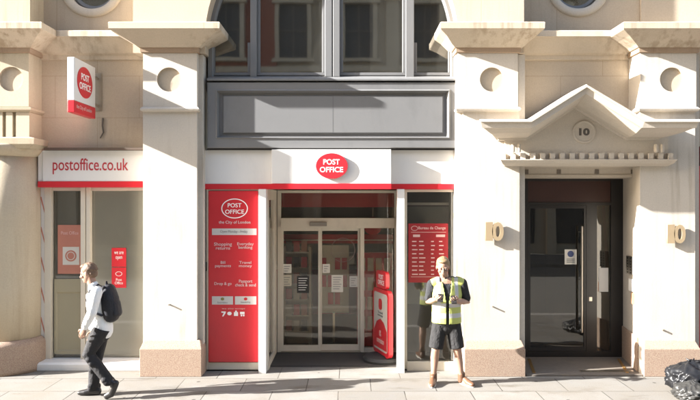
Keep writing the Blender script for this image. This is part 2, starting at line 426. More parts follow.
# upper walls with round windows
def oculus_wall(x0, x1, y, cx, cz, r):
    bm = BM()
    holeface(bm, x0, x1, 4.976, 9.4, y, cx, cz, r, .22)
    o = obj('upper_wall', bm, M['stone'], B)
    bm = BM(); annulus(bm, cx, cz, [(r - .002, y + .2), (r - .002, y - .012), (r + .015, y - .03), (r + .10, y - .035), (r + .125, y - .01), (r + .125, y + .05)])
    a = obj('round_window', bm, M['stone_white'], B, smooth=False)
    for f in a.data.polygons: f.use_smooth = True
    bm = BM(); annulus(bm, cx, cz, [(r - .004, y + .18), (r - .004, y + .10), (r - .03, y + .085), (r - .075, y + .10), (r - .075, y + .18)])
    obj('frame', bm, M['grey'], a)
    obj('pane', disc(BM(), cx, cz, r - .05, y + .145, y + .155), M['glass_up'], a)
oculus_wall(X(29), X(133) + .01, 9.40, X(92, 9.4), Z(-15, 9.4), .36)
oculus_wall(X(524) - .01, 5.6, 9.52, X(578, 9.52), Z(-15, 9.52), .36)
obj('upper_wall', box(BM(), 5.6, 13, 9.485, 9.7, 4.976, 9.4), M['stone'], B)
obj('upper_wall', box(BM(), X(641, 9.49), 5.6, 9.485, 9.519, 4.98, 9.4), M['stone'], B)
obj('upper_wall', box(BM(), -13, -5.40, 9.40, 9.7, 4.976, 9.4), M['stone'], B)

# arch wall over the grey window
ACX, AR, AZ = X(331.5), 126.5 / 70, Z(38)
ax0, ax1 = X(133), X(524)
n = 40
arc = [(ACX - AR * math.cos(PI * i / n), AZ + AR * math.sin(PI * i / n)) for i in range(n + 1)]
bm = BM()
out = []
for x, z in arc:
    dx, dz = x - ACX, z - AZ
    k = 1e9
    if dx > 1e-6: k = min(k, (ax1 - ACX) / dx)
    if dx < -1e-6: k = min(k, (ax0 - ACX) / dx)
    if dz > 1e-6: k = min(k, (9.4 - AZ) / dz)
    out.append((ACX + dx * k, AZ + dz * k))
f0 = [bm.verts.new((x, 9.0, z)) for x, z in arc]; f1 = [bm.verts.new((x, 9.0, z)) for x, z in out]; f2 = [bm.verts.new((x, 9.55, z)) for x, z in arc]
cl = bm.verts.new((ax0, 9.0, 9.4)); cr = bm.verts.new((ax1, 9.0, 9.4))
for i in range(n):
    bm.faces.new((f0[i], f0[i + 1], f1[i + 1], f1[i])); bm.faces.new((f0[i], f0[i + 1], f2[i + 1], f2[i]))
    a, b_ = f1[i].co, f1[i + 1].co
    if abs(a.z - b_.z) > 1e-4 and abs(a.x - b_.x) > 1e-4: bm.faces.new((f1[i], f1[i + 1], cl if a.x < ACX else cr))
# outer returns
for q, s in ((ax0, 1), (ax1, -1)):
    bm.faces.new([bm.verts.new(p) for p in ((q, 9.0, AZ), (q, 9.55, AZ), (q, 9.55, 9.4), (q, 9.0, 9.4))])
box(bm, ax0, ACX - AR, 9.0, 9.55, 4.60, AZ); box(bm, ACX + AR, ax1, 9.0, 9.55, 4.60, AZ)
aw = obj('arch_wall', bm, M['stone'], B)

# arched window
FD = 9.25
def arch_z(x, r=AR): return AZ + math.sqrt(max(0, r * r - (x - ACX) ** 2))
WZ0 = Z(77.5, FD)
bm = BM()
prof = [(AR + .01, FD - .02), (AR - .05, FD - .02), (AR - .075, FD + .02), (AR - .075, FD + .12), (AR + .01, FD + .12)]
vs = []
N = 48
pts = [(-1, WZ0 - AZ)] + [None] * (N + 1) + [(1, WZ0 - AZ)]
for i in range(N + 3):
    if i == 0 or i == N + 2:
        s = -1 if i == 0 else 1
        vs.append([bm.verts.new((ACX + s * r, y, WZ0)) for r, y in prof])
    else:
        a = PI * (i - 1) / N
        vs.append([bm.verts.new((ACX - r * math.cos(a), y, AZ + r * math.sin(a))) for r, y in prof])
for a, b_ in zip(vs, vs[1:]):
    for j in range(5): bm.faces.new((a[j], a[(j + 1) % 5], b_[(j + 1) % 5], b_[j]))
AW = obj('arched_window', bm, M['grey'], B)
lab(AW, 'grey framed arched window with four tall dark panes over a panelled apron')
def bar(x0, x1, y0=FD - .03, y1=FD + .11, zb=WZ0):
    xm = max(abs(x0 - ACX), abs(x1 - ACX)); return box(BM(), x0, x1, y0, y1, zb, AZ + math.sqrt(max(.02, (AR - .05) ** 2 - xm * xm)))
def bx(px): return X(px, FD)
for a, b_, y0 in ((250.5, 257, FD - .03), (325, 332.2, FD - .05), (333, 340, FD - .05), (405.5, 414, FD - .03)):
    obj('mullion', bar(bx(a), bx(b_), y0), M['grey'], AW, bevel=.008)
# sash frames
panes = [(211.5, 250.5), (257, 325), (340, 405.5), (414, 451.5)]
for a, b_ in panes:
    xa, xb = bx(a), bx(b_)
    bm = BM(); rw = .045; y0, y1 = FD + .01, FD + .07
    zt = min(arch_z(xa, AR - .07), arch_z(xb, AR - .07))
    box(bm, xa, xb, y0, y1, WZ0 + .03, WZ0 + .03 + rw)
    box(bm, xa, xa + rw, y0, y1, WZ0 + .03 + rw, zt); box(bm, xb - rw, xb, y0, y1, WZ0 + .03 + rw, zt)
    sf = obj('sash', bm, M['grey'], AW, bevel=.006)
    bm = BM(); k = 12; lo_, hi_ = [], []
    loop = [(xa, WZ0 + .05), (xb, WZ0 + .05)] + [(xb + (xa - xb) * i / k, arch_z(xb + (xa - xb) * i / k, AR - .06)) for i in range(k + 1)]
    rings(bm, [[(x, y, z) for x, z in loop] for y in (FD + .04, FD + .048)])
    obj('pane', bm, M['glass_up'], sf)
bm = BM(); box(bm, ACX - AR + .06, ACX + AR - .06, FD - .025, FD + .1, 5.95, 6.05); obj('transom', bm, M['grey'], AW)
bm = BM()
rings(bm, [[(x, y, z) for y, z in ((9.085, Z(80.5, 9.09)), (9.085, Z(79, 9.09)), (9.10, Z(78, 9.09)), (FD + .1, Z(74, FD)), (FD + .1, Z(80.5, 9.09)))] for x in (X(205.6), X(457))])
obj('sill', bm, M['grey'], AW)
# panelled apron
bm = BM(); D = 9.09
pl = [(205.3, 459.8, 147.5, 80.7, 9.30), (205.3, 459.8, 147.5, 80.7, 9.12), (206.3, 458.8, 146.8, 81.3, 9.11), (214, 451.5, 138, 88, 9.11), (215.5, 450, 137, 89.5, 9.092), (217.5, 448, 135.3, 91.2, 9.165), (220, 445.7, 133, 93.3, 9.165), (222, 443.7, 131.5, 94.8, 9.13)]
rectrings(bm, [(X(a), X(b_), Z(c), Z(d), y) for a, b_, c, d, y in pl])
obj('apron_panel', bm, M['grey'], AW)
bm = BM(); box(bm, X(332.4), X(333.2), 9.1295, 9.15, Z(131.9), Z(94.4)); obj('panel_seam', bm, plain('seam_grey', (.11, .108, .106)), AW)
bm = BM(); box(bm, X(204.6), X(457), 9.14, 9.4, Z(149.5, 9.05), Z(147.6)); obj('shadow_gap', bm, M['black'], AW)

# pediment over the right-hand door
PF, PB = 8.45, 8.94
PD = obj('pediment', BM() if False else (lambda bm: (rings(bm, [[(X(505, PB), y, Z(163, PB)), (X(668, PB), y, Z(163, PB)), (X(668, PB), y, Z(138, PB)), (X(642, PB), y, Z(131, PB)), (X(587, PB), y, Z(96, PB)), (X(532, PB), y, Z(131, PB)), (X(505, PB), y, Z(138, PB))] for y in (PB, 9.5)]), bm)[1])(BM()), M['stone_white'], B)
# sweeping the cornice along the gable line: outer path at the front, inner at the wall
def pedsec(drop, y, ins):
    drop *= .84
    # front-view polyline of one profile line: drop below the top line, ins = inset of the ends
    t0 = [(480, 119), (531, 119), (587, 84), (646, 119), (701, 119)]
    out = []
    for i, (px, py) in enumerate(t0):
        x, z = X(px, PF), Z(py, PF)
        if i == 0: x += ins
        drop_ = drop
        if i == 4: x -= ins
        if i == 2: z -= drop * 1.10
        else: z -= drop
        if i == 1: x += drop * .28
        if i == 3: x -= drop * .28
        out.append((x, y, z))
    return out
bm = BM()
prof = [(.0, 9.34, .30), (.0, PF + .03, .0), (.01, PF, 0), (.045, PF, 0), (.048, PF + .025, .02), (.135, PF + .04, .035), (.140, PF + .075, .07), (.20, PF + .18, .17), (.245, PF + .34, .29), (.25, PB - .035, .34), (.285, PB - .025, .36), (.29, PB + .05, .36)]
L = [pedsec(a, y, i) for a, y, i in prof]
vs = [[bm.verts.new(p) for p in l] for l in L]
for a, b_ in zip(vs, vs[1:]):
    for j in range(4): bm.faces.new((a[j], a[j + 1], b_[j + 1], b_[j]))
for j in range(4): bm.faces.new((vs[-1][j], vs[-1][j + 1], vs[0][j + 1], vs[0][j]))
for e in (0, 4): bm.faces.new([v[e] for v in vs])
obj('raking_cornice', bm, M['stone_white'], PD)
# lower shelf with dentils
bm = BM(); frust(bm, X(505, PB), X(668, PB), PB, 9.3, [(Z(166, PB), .0, -.0), (Z(163.5, PB), .055, .06), (Z(160.5, PB), .085, .09), (Z(159.6, PB), .09, .09)])
obj('shelf_moulding', bm, M['stone_white'], PD)
nd = 18
dm = None
for i in range(nd):
    cx = X(503 + (670 - 503) * i / (nd - 1), 8.9); hw = .034
    if dm is None:
        bm = BM(); box(bm, -hw, hw, -.035, .06, 0, .085); dm = obj('dentil', bm, M['stone_white'], PD); first = dm
    else:
        first = dm.copy(); COL.objects.link(first); first.parent = PD
    first.location = Vector((cx, PB - .03, Z(159.4, PB)))
for px in (513, 519, 656, 662):
    bm = BM(); lathe(bm, X(px, 8.86), 8.86, [(.022, Z(152.6, 8.9)), (.027, Z(151, 8.9)), (.027, Z(146, 8.9)), (.022, Z(144.5, 8.9))], 12); obj('peg', bm, M['stone_white'], PD)
bm = BM(); cx, cz = X(584, PB), Z(132, PB)
rings(bm, [[(cx + r * math.cos(2 * PI * i / 48), y, cz + r * math.sin(2 * PI * i / 48)) for i in range(48)] for r, y in ((.165, PB + .02), (.165, PB - .012), (.155, PB - .022), (.14, PB - .022), (.132, PB - .012))])
rd = obj('roundel', bm, M['stone_white'], PD)
text('10', plain('weathered_bronze', (.10, .085, .07), .6), rd, cx, cz, PB - .014, width=.15, height=.105, name='numerals', bold=.05)
# lintel and jambs of the doorway
bm = BM(); box(bm, 2.50, 4.20, 9.03, 9.5, Z(166, 9.0) - .0, 3.30); obj('door_lintel', bm, M['stone_white'], B)
bm = BM(); zl0, zl1 = Z(177.5, 9.4), Z(163, 9.4)
box(bm, 2.50, 4.30, 9.4, 9.95, zl0, zl1); box(bm, 2.5, 4.205, 9.385, 9.3995, zl0 + .001, zl0 + .04)
dl = obj('door_lintel', bm, M['stone_white'], B)
for px in (526.5, 559, 597, 633):
    bm = BM(); pbox(bm, px - 2, px + 2, 169.5, 173.8, 9.388, 9.399); obj('stud', bm, M['stepstone'], dl)
bm = BM(); box(bm, 2.40, 2.531, 9.0601, 10.0, 0, 3.2); obj('door_jamb', box(BM(), 2.42, 2.53, 9.701, 9.95, 0, 3.2), M['stone_white'], B); bm.free()
bm = BM(); rings(bm, [[(4.128, 9.065, z), (4.15, 9.065, z), (4.305, 9.93, z), (4.283, 9.93, z)] for z in (.03, .52)]); obj('jamb_plinth', bm, M['granite'], B)
bm = BM(); box(bm, 2.50, 4.158, 8.93, 9.06, -.05, .028); box(bm, 2.50, 4.33, 9.0601, 10.2, -.05, .028); obj('doorstep', bm, M['stepstone'], B, bevel=.008)
for pa, pb in ((528, 534.5), (617, 628)):
    x = X(pa, 9.85); x2 = X(pb, 8.98)
    bm = BM(); rings(bm, [[(x - .022, 9.8, .029), (x + .022, 9.8, .029), (x2 + .022, 9.0, .029), (x2 - .022, 9.0, .029)], [(x - .022, 9.8, .034), (x + .022, 9.8, .034), (x2 + .022, 9.0, .034), (x2 - .022, 9.0, .034)]])
    obj('brass_strip', bm, M['brass'], B)
bm = BM(); box(bm, X(581, 9.05), X(634, 9.05), 9.05, 9.11, .029, .04); obj('sun_streak_strip', bm, M['steel'], B)  # pale strip added to stand in for the streak of sunlight on the step

# black glazed entrance door
DD = 9.92
def dx(px): return X(px, DD)
def dz(py): return Z(py, DD)
bm = BM()
zt, zb = dz(178.5), .03
for a, b_, c, d in ((2.535, dx(528), zb, zt), (dx(611), 4.31, zb, zt), (dx(528), dx(611), dz(181), zt), (dx(528), dx(611), dz(205), dz(202.5)), (dx(586.5), dx(597), zb, dz(205)), (dx(528), dx(586.5), zb, .12), (dx(597), dx(611), zb, .12)):
    box(bm, a, b_, DD, DD + .09, c, d)
ED = obj('entrance_door', bm, M['black'], B)
bm = BM(); box(bm, dx(528), dx(611), DD + .02, DD + .06, dz(202.5), dz(181)); obj('transom_panel', bm, M['brown'], ED)
bm = BM(); box(bm, dx(529), dx(585.5), DD + .02, DD + .032, .17, dz(208.5)); lf = obj('pane', bm, M['glass_dark'], ED)
bm = BM()
for a, b_, c, d in ((528.2, 530.5, 0.12, None), (584, 586.3, .12, None)): box(bm, dx(a), dx(b_), DD + .005, DD + .05, .122, dz(205.2))
box(bm, dx(530.5), dx(584), DD + .005, DD + .05, .122, .185); box(bm, dx(530.5), dx(584), DD + .005, DD + .05, dz(208.5), dz(205.2))
obj('leaf_frame', bm, M['black'], ED)
bm = BM(); box(bm, dx(597), dx(611), DD + .03, DD + .04, .12, dz(205)); obj('side_pane', bm, M['glass_dark'], ED)
bm = BM(); hx = X(582, DD - .09); tube(bm, [(hx, DD - .09, Z(332, DD - .09)), (hx, DD - .09, Z(227, DD - .09))], [.019, .019], 16)
for py in (232, 280, 327): tube(bm, [(hx, DD - .09, Z(py, DD)), (hx + .02, DD + .01, Z(py, DD))], [.01, .01], 8)
o = obj('handle', bm, M['steel'], ED)
for f in o.data.polygons: f.use_smooth = True
bm = BM(); box(bm, dx(589), dx(592), DD - .008, DD, dz(301), dz(297)); obj('lock', bm, M['steel'], ED)

# rooms behind the glass (open towards the street)
def room(name, x0, x1, y0, y1, z0, z1, wall_m, floor_m):
    bm = BM()
    v = [bm.verts.new(p) for p in ((x0, y0, z0), (x1, y0, z0), (x1, y1, z0), (x0, y1, z0), (x0, y0, z1), (x1, y0, z1), (x1, y1, z1), (x0, y1, z1))]
    for i, f in enumerate(((0, 1, 2, 3), (4, 5, 6, 7), (0, 3, 7, 4), (1, 2, 6, 5), (3, 2, 6, 7))):
        bm.faces.new([v[k] for k in f]).material_index = 1 if i == 0 else 0
    return obj(name, bm, [wall_m, floor_m], B)
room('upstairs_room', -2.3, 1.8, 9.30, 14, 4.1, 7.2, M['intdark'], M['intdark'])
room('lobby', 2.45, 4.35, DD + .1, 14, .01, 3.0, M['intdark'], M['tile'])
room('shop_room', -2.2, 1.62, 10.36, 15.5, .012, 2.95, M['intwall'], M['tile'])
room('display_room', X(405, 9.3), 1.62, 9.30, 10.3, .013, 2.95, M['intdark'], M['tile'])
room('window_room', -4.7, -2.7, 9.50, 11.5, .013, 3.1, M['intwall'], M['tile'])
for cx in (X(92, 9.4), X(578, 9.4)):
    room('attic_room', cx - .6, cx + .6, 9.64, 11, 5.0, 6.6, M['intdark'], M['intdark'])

# small fixings whose long shadows rake down the stone
for px, py in ((169.5, 304.5), (492.5, 306.5)):
    bm = BM(); rings(bm, [[(X(px) + .011 * math.cos(2 * PI * i / 10), y, Z(py) + .011 * math.sin(2 * PI * i / 10)) for i in range(10)] for y in (8.966, 9.05)])
    tag(obj('wall_bolt', bm, M['steel']), 'small bolt sticking out of the pilaster ' + ('left of the red information panel' if px < 300 else 'between the gilt numerals and the plinth'), 'bolt', 'bolts in the pilasters')
bm = BM(); rings(bm, [[(X(663) + .013 * math.cos(2 * PI * i / 10), y, Z(330) + .013 * math.sin(2 * PI * i / 10)) for i in range(10)] for y in (8.975, 9.05)])
tag(obj('wall_bolt', bm, M['steel']), 'small bolt stub low on the right-hand pilaster above the bin bags', 'bolt', 'bolts in the pilasters')
# ------------------------------------------------------------------ central shop front
S = thing('shop_front', 'white and red shop front with sliding glass doors set back between two stone pilasters', 'shop front', (-.2, 9.3, 0))
zt, zb, zr = 3.226, 2.735, 2.658
bm = BM(); box(bm, -2.115, X(272, 9.08), 9.20, 9.45, zb, zt); fa = obj('fascia', bm, M['white'], S)
bm = BM(); box(bm, X(272, 9.08), X(391, 9.08), 9.05, 9.45, zb, zt); obj('fascia', bm, M['white'], S, bevel=.003)
bm = BM(); box(bm, X(391, 9.08) + .001, X(457, 9.08), 9.20, 9.45, zb, zt); obj('fascia', bm, M['white'], S)
bm = BM()
for a, b_, y in ((-2.115, X(272, 9.08), 9.19), (X(272, 9.08), X(391, 9.08), 9.04), (X(391, 9.08), X(457, 9.08), 9.19)): box(bm, a, b_, y, 9.45, zr, zb - .001)
obj('red_band', bm, M['redsign'], S)
# posts and frames
def fr(name, boxes, m, parent, bevel=.003): 
    bm = BM()
    for b_ in boxes: box(bm, *b_)
    return obj(name, bm, m, parent, bevel=bevel)
fr('post', [(X(258.5, 9.08), X(266, 9.08), 9.08, 9.25, .0, zr - .001)], M['white'], S)
fr('post', [(X(397.5, 9.1), X(404.5, 9.1), 9.10, 9.28, .0, zr - .001)], M['white'], S)
fr('panel_frame', [(-2.10, X(208.3, 9.2), 9.21, 9.30, .02, zr - .001), (X(208.3, 9.2), X(258.3, 9.2), 9.21, 9.30, .02, Z(362.5, 9.2)), (X(208.3, 9.2), X(258.3, 9.2), 9.21, 9.3, Z(190.5, 9.2), zr - .001)], M['cream'], S)
fr('backing_wall', [(-2.2, -1.255, 9.301, 10.35, .0, 2.9)], M['intwall'], S, 0)
fr('lock_plate', [(X(204.6, 9.2), X(206.8, 9.2), 9.202, 9.212, Z(271, 9.2), Z(262, 9.2))], M['black'], S, 0)
# lobby: glazed left return, right return, ceiling, mat
fr('return_frame', [(-1.235, -1.195, 9.252, 9.30, .0, zr), (-1.235, -1.195, 9.98, 10.28, .0, zr), (-1.235, -1.195, 9.30, 9.98, .0, .11), (-1.235, -1.195, 9.30, 9.98, 2.50, zr)], M['cream'], S)
fr('return_pane', [(-1.22, -1.212, 9.30, 9.98, .11, 2.50)], M['glass'], S, 0)
fr('return_wall', [(.76, .80, 9.29, 10.3, 0, zr)], M['cream'], S)
fr('lobby_ceiling', [(-1.25, .80, 9.452, 10.34, zr + .02, 2.75)], M['cream'], S, 0)
fr('lobby_soffit', [(-1.25, .80, 9.30, 9.45, zr + .002, zr + .019)], M['cream'], S, 0)
fr('entrance_mat', [(-1.194, .759, 9.44, 10.27, -.01, .018)], M['mat'], S, 0)
D = 10.3
def sx_(px): return X(px, D)
def sz_(py): return Z(py, D)
fr('door_frame', [(-1.19, sx_(281), D, D + .1, .0, zr), (sx_(394.5), .79, D, D + .1, 0, zr), (sx_(281), sx_(394.5), D - .03, D + .1, sz_(228), sz_(218)),
                  (sx_(281), sx_(394.5), D, D + .1, sz_(193), zr), (sx_(360.3), sx_(364.3), D - .01, D + .1, .0, sz_(228))], M['cream'], S)
fr('transom_pane', [(sx_(281), sx_(394.5), D + .04, D + .048, sz_(218), sz_(193))], M['glass_door'], S, 0)
fr('door_sensor', [(sx_(310), sx_(327), D - .075, D - .03, sz_(226), sz_(222))], plain('sensor_grey', (.22, .20, .17), .4), S, .006)
def leaf(a, b_, y):
    d = fr('sliding_door', [(a, a + .04, y, y + .045, .03, sz_(228)), (b_ - .04, b_, y, y + .045, .03, sz_(228)), (a + .04, b_ - .04, y, y + .045, .03, .125), (a + .04, b_ - .04, y, y + .045, sz_(231), sz_(228))], M['cream'], S)
    fr('pane', [(a + .04, b_ - .04, y + .02, y + .028, .125, sz_(231))], M['glass_door'], d, 0)
leaf(sx_(281), sx_(320.6), D + .005); leaf(sx_(319.4), sx_(360.2), D + .055)
fr('side_pane', [(sx_(364.3), sx_(394.5), D + .04, D + .048, .08, sz_(228))], M['glass_door'], S, 0)
fr('side_rail', [(sx_(364.3), sx_(394.5), D + .01, D + .09, 0, .08)], M['cream'], S)
fr('threshold', [(sx_(281), sx_(360.2), D - .04, D + .1, .0, .029)], M['steel'], S, 0)
# right-hand window of the shop front
W2 = 9.24
fr('window_frame', [(X(404.5, W2) + .001, X(407, W2), W2, W2 + .07, .02, zr - .002), (X(455, W2), 1.56, W2, W2 + .07, .02, zr - .002), (X(407, W2), X(455, W2), W2 - .02, W2 + .07, .0, Z(361.5, W2)), (X(407, W2), X(455, W2), W2, W2 + .07, Z(192, W2), zr - .002)], M['cream'], S)
fr('window_pane', [(X(407, W2), X(455, W2), W2 + .03, W2 + .038, Z(361.5, W2), Z(192, W2))], M['glass'], S, 0)

# oval sign on the fascia
def ringz(cx, cz, rx, rz, y0, y1, wd, n=56):
    bm = BM(); A = []
    for i in range(n):
        c, s = math.cos(2 * PI * i / n), math.sin(2 * PI * i / n)
        A.append([bm.verts.new(p) for p in ((cx + rx * c, y0, cz + rz * s), (cx + (rx - wd) * c, y0, cz + (rz - wd) * s), (cx + (rx - wd) * c, y1, cz + (rz - wd) * s), (cx + rx * c, y1, cz + rz * s))])
    for i in range(n):
        a, b_ = A[i], A[(i + 1) % n]
        for j in range(4): bm.faces.new((a[j], a[(j + 1) % 4], b_[(j + 1) % 4], b_[j]))
    return bm
ocx, ocz = X(331.8, 9.03), Z(166, 9.03)
os_ = thing('oval_sign', 'red oval sign with white two line lettering in the middle of the white fascia', 'sign', (ocx, 9.05, ocz))
bm = BM(); n = 64
rings(bm, [[(ocx + r * .229 * math.cos(2 * PI * i / n), y, ocz + r * .183 * math.sin(2 * PI * i / n)) for i in range(n)] for r, y in ((1, 9.049), (1, 9.022), (.985, 9.015))])
obj('board', bm, M['redsign'], os_)
text('POST', M['letter'], os_, ocx - .004, ocz + .058, 9.015, width=.235, height=.078, bold=.02)
text('OFFICE', M['letter'], os_, ocx - .004, ocz - .052, 9.015, width=.335, height=.078, bold=.02)

# red information panel
M['letter_soft'] = plain('soft_white_lettering', (.62, .47, .45), .5, var=.05)
IP = 9.185
def ix(px): return X(px, IP)
def iz(py): return Z(py, IP)
IN = thing('information_panel', 'tall red information panel with white lettering and an outlined oval left of the entrance', 'sign', (ix(233), 9.2, iz(362)))
fr('board', [(ix(208.5), ix(258), IP, 9.209, iz(362), iz(191))], M['red'], IN, .002)
obj('oval_outline', ringz(ix(234.6), iz(208.5), .193, .145, IP - .003, IP + .002, .013), M['letter'], IN)
text('POST', M['letter'], IN, ix(234.6), iz(205.3), IP, width=.20, height=.062, thick=.005, bold=.01)
text('OFFICE', M['letter'], IN, ix(234.6), iz(211.7), IP, width=.275, height=.062, thick=.005, bold=.01)
text('the City of London', M['letter_soft'], IN, ix(234.6), iz(222.6), IP, width=.46, height=.056, thick=.005, bold=.008)
fr('white_bar', [(ix(212), ix(256.5), IP - .003, IP + .002, iz(235), iz(228.5))], M['palebar'], IN, 0)
text('Open Monday - Friday', M['letter_grey'], IN, ix(234), iz(231.8), IP - .003, width=.40, height=.05, thick=.003)
for s, px, py, wd, ht in (('Shopping\nreturns', 223, 246, .26, .105), ('Everyday\nbanking', 245.5, 246, .24, .105), ('Bill\npayments', 223, 264.5, .23, .10), ('Travel\nmoney', 245.5, 264.5, .19, .10), ('Drop & go', 223, 284, .25, .055), ('Passport\ncheck & send', 245.5, 283, .30, .10)):
    text(s, M['letter_soft'], IN, ix(px), iz(py), IP, width=wd, height=ht, thick=.005, bold=.004)
for a, b_, t, c in ((212, 233, 'bureau', M['letter_grey']), (235, 256.3, 'banking', M['letter_grey'])):
    bb = fr('white_box', [(ix(a), ix(b_), IP - .003, IP + .002, iz(304.5), iz(296.3))], M['palebar'], IN, 0)
    text(t, c, bb, (ix(a) + ix(b_)) / 2, iz(302.3), IP - .003, width=.14, height=.028, thick=.003)
    bm = BM(); q = (ix(a) + ix(b_)) / 2; disc(bm, q, iz(298.9), .026, IP - .0045, IP - .002, 20, .022); obj('emblem', bm, M['red'] if a > 220 else plain('olive_emblem', (.18, .17, .05)), bb)
text('we also accept', M['letter_dim'], IN, ix(233.5), iz(308.7), IP, width=.34, height=.026, thick=.004)
for k, px in enumerate((223.5, 229.5, 236, 242.5)):
    cx, cz = ix(px), iz(313.5); bm = BM()
    if k == 0: rings(bm, [[(cx - .03, y, cz + .03), (cx + .035, y, cz + .03), (cx + .03, y, cz + .005), (cx - .005, y, cz - .045), (cx - .02, y, cz - .04), (cx + .005, y, cz + .01), (cx - .03, y, cz + .012)] for y in (IP - .003, IP + .001)])
    elif k == 1: disc(bm, cx, cz, .032, IP - .003, IP + .001, 24, .026)
    elif k == 2:
        box(bm, cx - .03, cx + .03, IP - .003, IP + .001, cz - .035, cz + .02); disc(bm, cx, cz + .03, .014, IP - .003, IP + .001, 16)
    else:
        box(bm, cx - .035, cx + .03, IP - .003, IP + .001, cz - .01, cz + .025); disc(bm, cx - .015, cz - .028, .013, IP - .003, IP + .001, 14); disc(bm, cx + .018, cz - .028, .013, IP - .003, IP + .001, 14)
    obj('symbol', bm, M['letter'], IN)

# ------------------------------------------------------------------ left shop window
L9 = 9.45
def lx(px): return X(px, L9)
def lz(py): return Z(py, L9)
LW = thing('shop_window', 'cream framed shop window under a white fascia between the round column and a pilaster', 'shop window', (-3.7, 9.4, 0))
za, zb2, zc = Z(150.5, 9.3), Z(181.3, 9.3), Z(187.3, 9.3)
fr('fascia', [(X(42.5, 9.3), -2.91, 9.30, 9.50, zb2, za)], M['white'], LW)
fr('red_band', [(X(38, 9.3), -2.91, 9.29, 9.50, zc, zb2 - .001)], M['redsign'], LW)
fr('flashing', [(X(44, 9.2), -2.91, 9.2, 9.349, za + .002, za + .035)], plain('dark_lead', (.09, .06, .04), .7), LW, 0)
text('postoffice.co.uk', M['letter_red'], LW, X(90.5, 9.3), Z(166.3, 9.3), 9.30, width=1.115, height=.235, thick=.006, bold=.006)
fr('fascia_cheek', [(X(38, 9.32), X(42.4, 9.32), 9.32, 9.5, zb2, za)], M['white'], LW)
fr('window_frame', [(lx(46), lx(52.5), L9 - .05, L9 + .1, .02, zc), (lx(82.5), lx(86.8), L9 - .07, L9 + .08, .02, zc), (lx(87.3), lx(91.5), L9 - .055, L9 + .08, .02, zc), (-2.93, -2.80, L9 - .03, L9 + .08, .02, zc),
                    (lx(52.5), -2.9, L9 - .02, L9 + .08, zc - .05, zc - .001)], M['cream'], LW)
bm = BM()
rings(bm, [[(x, y, z) for y, z in ((9.22, .0), (9.22, .09), (9.25, .115), (9.40, .13), (9.52, .13), (9.52, 0))] for x in (lx(44), -2.91)])
obj('sill', bm, M['white'], LW, bevel=.006)
fr('window_pane', [(lx(52.5), lx(82.5), L9 + .03, L9 + .038, .13, zc - .05)], M['glass'], LW, 0)
fr('window_pane', [(lx(91.5), -2.93, L9 + .03, L9 + .038, .13, zc - .05)], M['glass'], LW, 0)
bm = BM(); k0 = [(lx(54), lx(81.8), lz(354), lz(279), L9 + .025), (lx(54), lx(81.8), lz(354), lz(279), L9 + .005), (lx(56), lx(80.5), lz(351), lz(292), L9 + .005), (lx(57), lx(79.7), lz(350), lz(293.5), L9 + .02)]
rectrings(bm, k0); obj('lower_panel', bm, plain('olive_cream_panel', (.33, .29, .19), .5, var=.05, scale=3), LW)
fr('backing_board', [(lx(91.6), -2.931, L9 + .045, L9 + .055, .131, zc - .051)], plain('pale_backing_board', (.84, .81, .73), .7, var=.05, scale=2), LW, 0)
fr('blind', [(lx(53), lx(82), L9 + .06, L9 + .07, .131, zc - .051)], plain('grey_blind', (.22, .20, .16), .8, var=.05), LW, 0)
sp = fr('side_panel', [(X(39.5, 9.42), X(45.9, 9.42), 9.42, 9.46, .1, zc - .001)], M['white'], LW)
bm = BM()
for z0 in (.5, .95, 1.4, 1.85, 2.3): 
    a, b_ = X(40, 9.415), X(45, 9.415)
    rings(bm, [[(a, y, z0 + .25), (a + .02, y, z0 + .25), (b_, y, z0 + .02), (b_, y, z0 - .03)] for y in (9.414, 9.4195)])
obj('red_stripes', bm, M['redfade'], sp)
# posters in the left window
def poster(name, label, x0, x1, z0, z1, y, m, group=None, cat='poster', t=.003):
    o = fr(name, [(x0, x1, y - t, y, z0, z1)], m, None, 0)
    # put the origin at the bottom centre
    c = Vector(((x0 + x1) / 2, y, z0)); o.data.transform(Matrix.Translation(-c)); o.location = c
    return tag(o, label, cat, group)
gy = L9 + .029
p = poster('window_poster', 'faded red poster with a white square in the left pane of the corner window', lx(57), lx(81), lz(274), lz(225), gy, M['redfade'])
fr('white_square', [(lx(62), lx(78.5), gy - .006, gy - .0031, lz(265), lz(247))], M['paper'], p, 0)
bm = BM(); disc(bm, lx(70.2), lz(256), .085, gy - .009, gy - .0061, 30); obj('red_disc', bm, M['redfade'], p)
obj('disc_outline', ringz(lx(70.2), lz(256), .062, .062, gy - .011, gy - .0091, .010), M['paper'], p)
text('Post Office', M['letter_dim'], p, lx(69), lz(233), gy - .003, width=.26, height=.05, thick=.003)
p = poster('window_sticker', 'upper bright red sticker of two, beside the backpack on the right pane', lx(111), lx(125.5), lz(267), lz(248), gy, M['redsign'], 'red stickers on the corner window')
text('we are\nopen', M['letter'], p, lx(118.2), lz(256), gy - .003, width=.14, height=.13, thick=.003)
p = poster('window_sticker', 'lower bright red sticker with an oval mark, under its twin on the right pane', lx(111), lx(125.5), lz(288), lz(267.7), gy, M['redsign'], 'red stickers on the corner window')
obj('oval_outline', ringz(lx(118.2), lz(274), .05, .035, gy - .006, gy - .003, .007), M['letter'], p)
text('Post\nOffice', M['letter'], p, lx(118.2), lz(281.5), gy - .003, width=.12, height=.09, thick=.003)

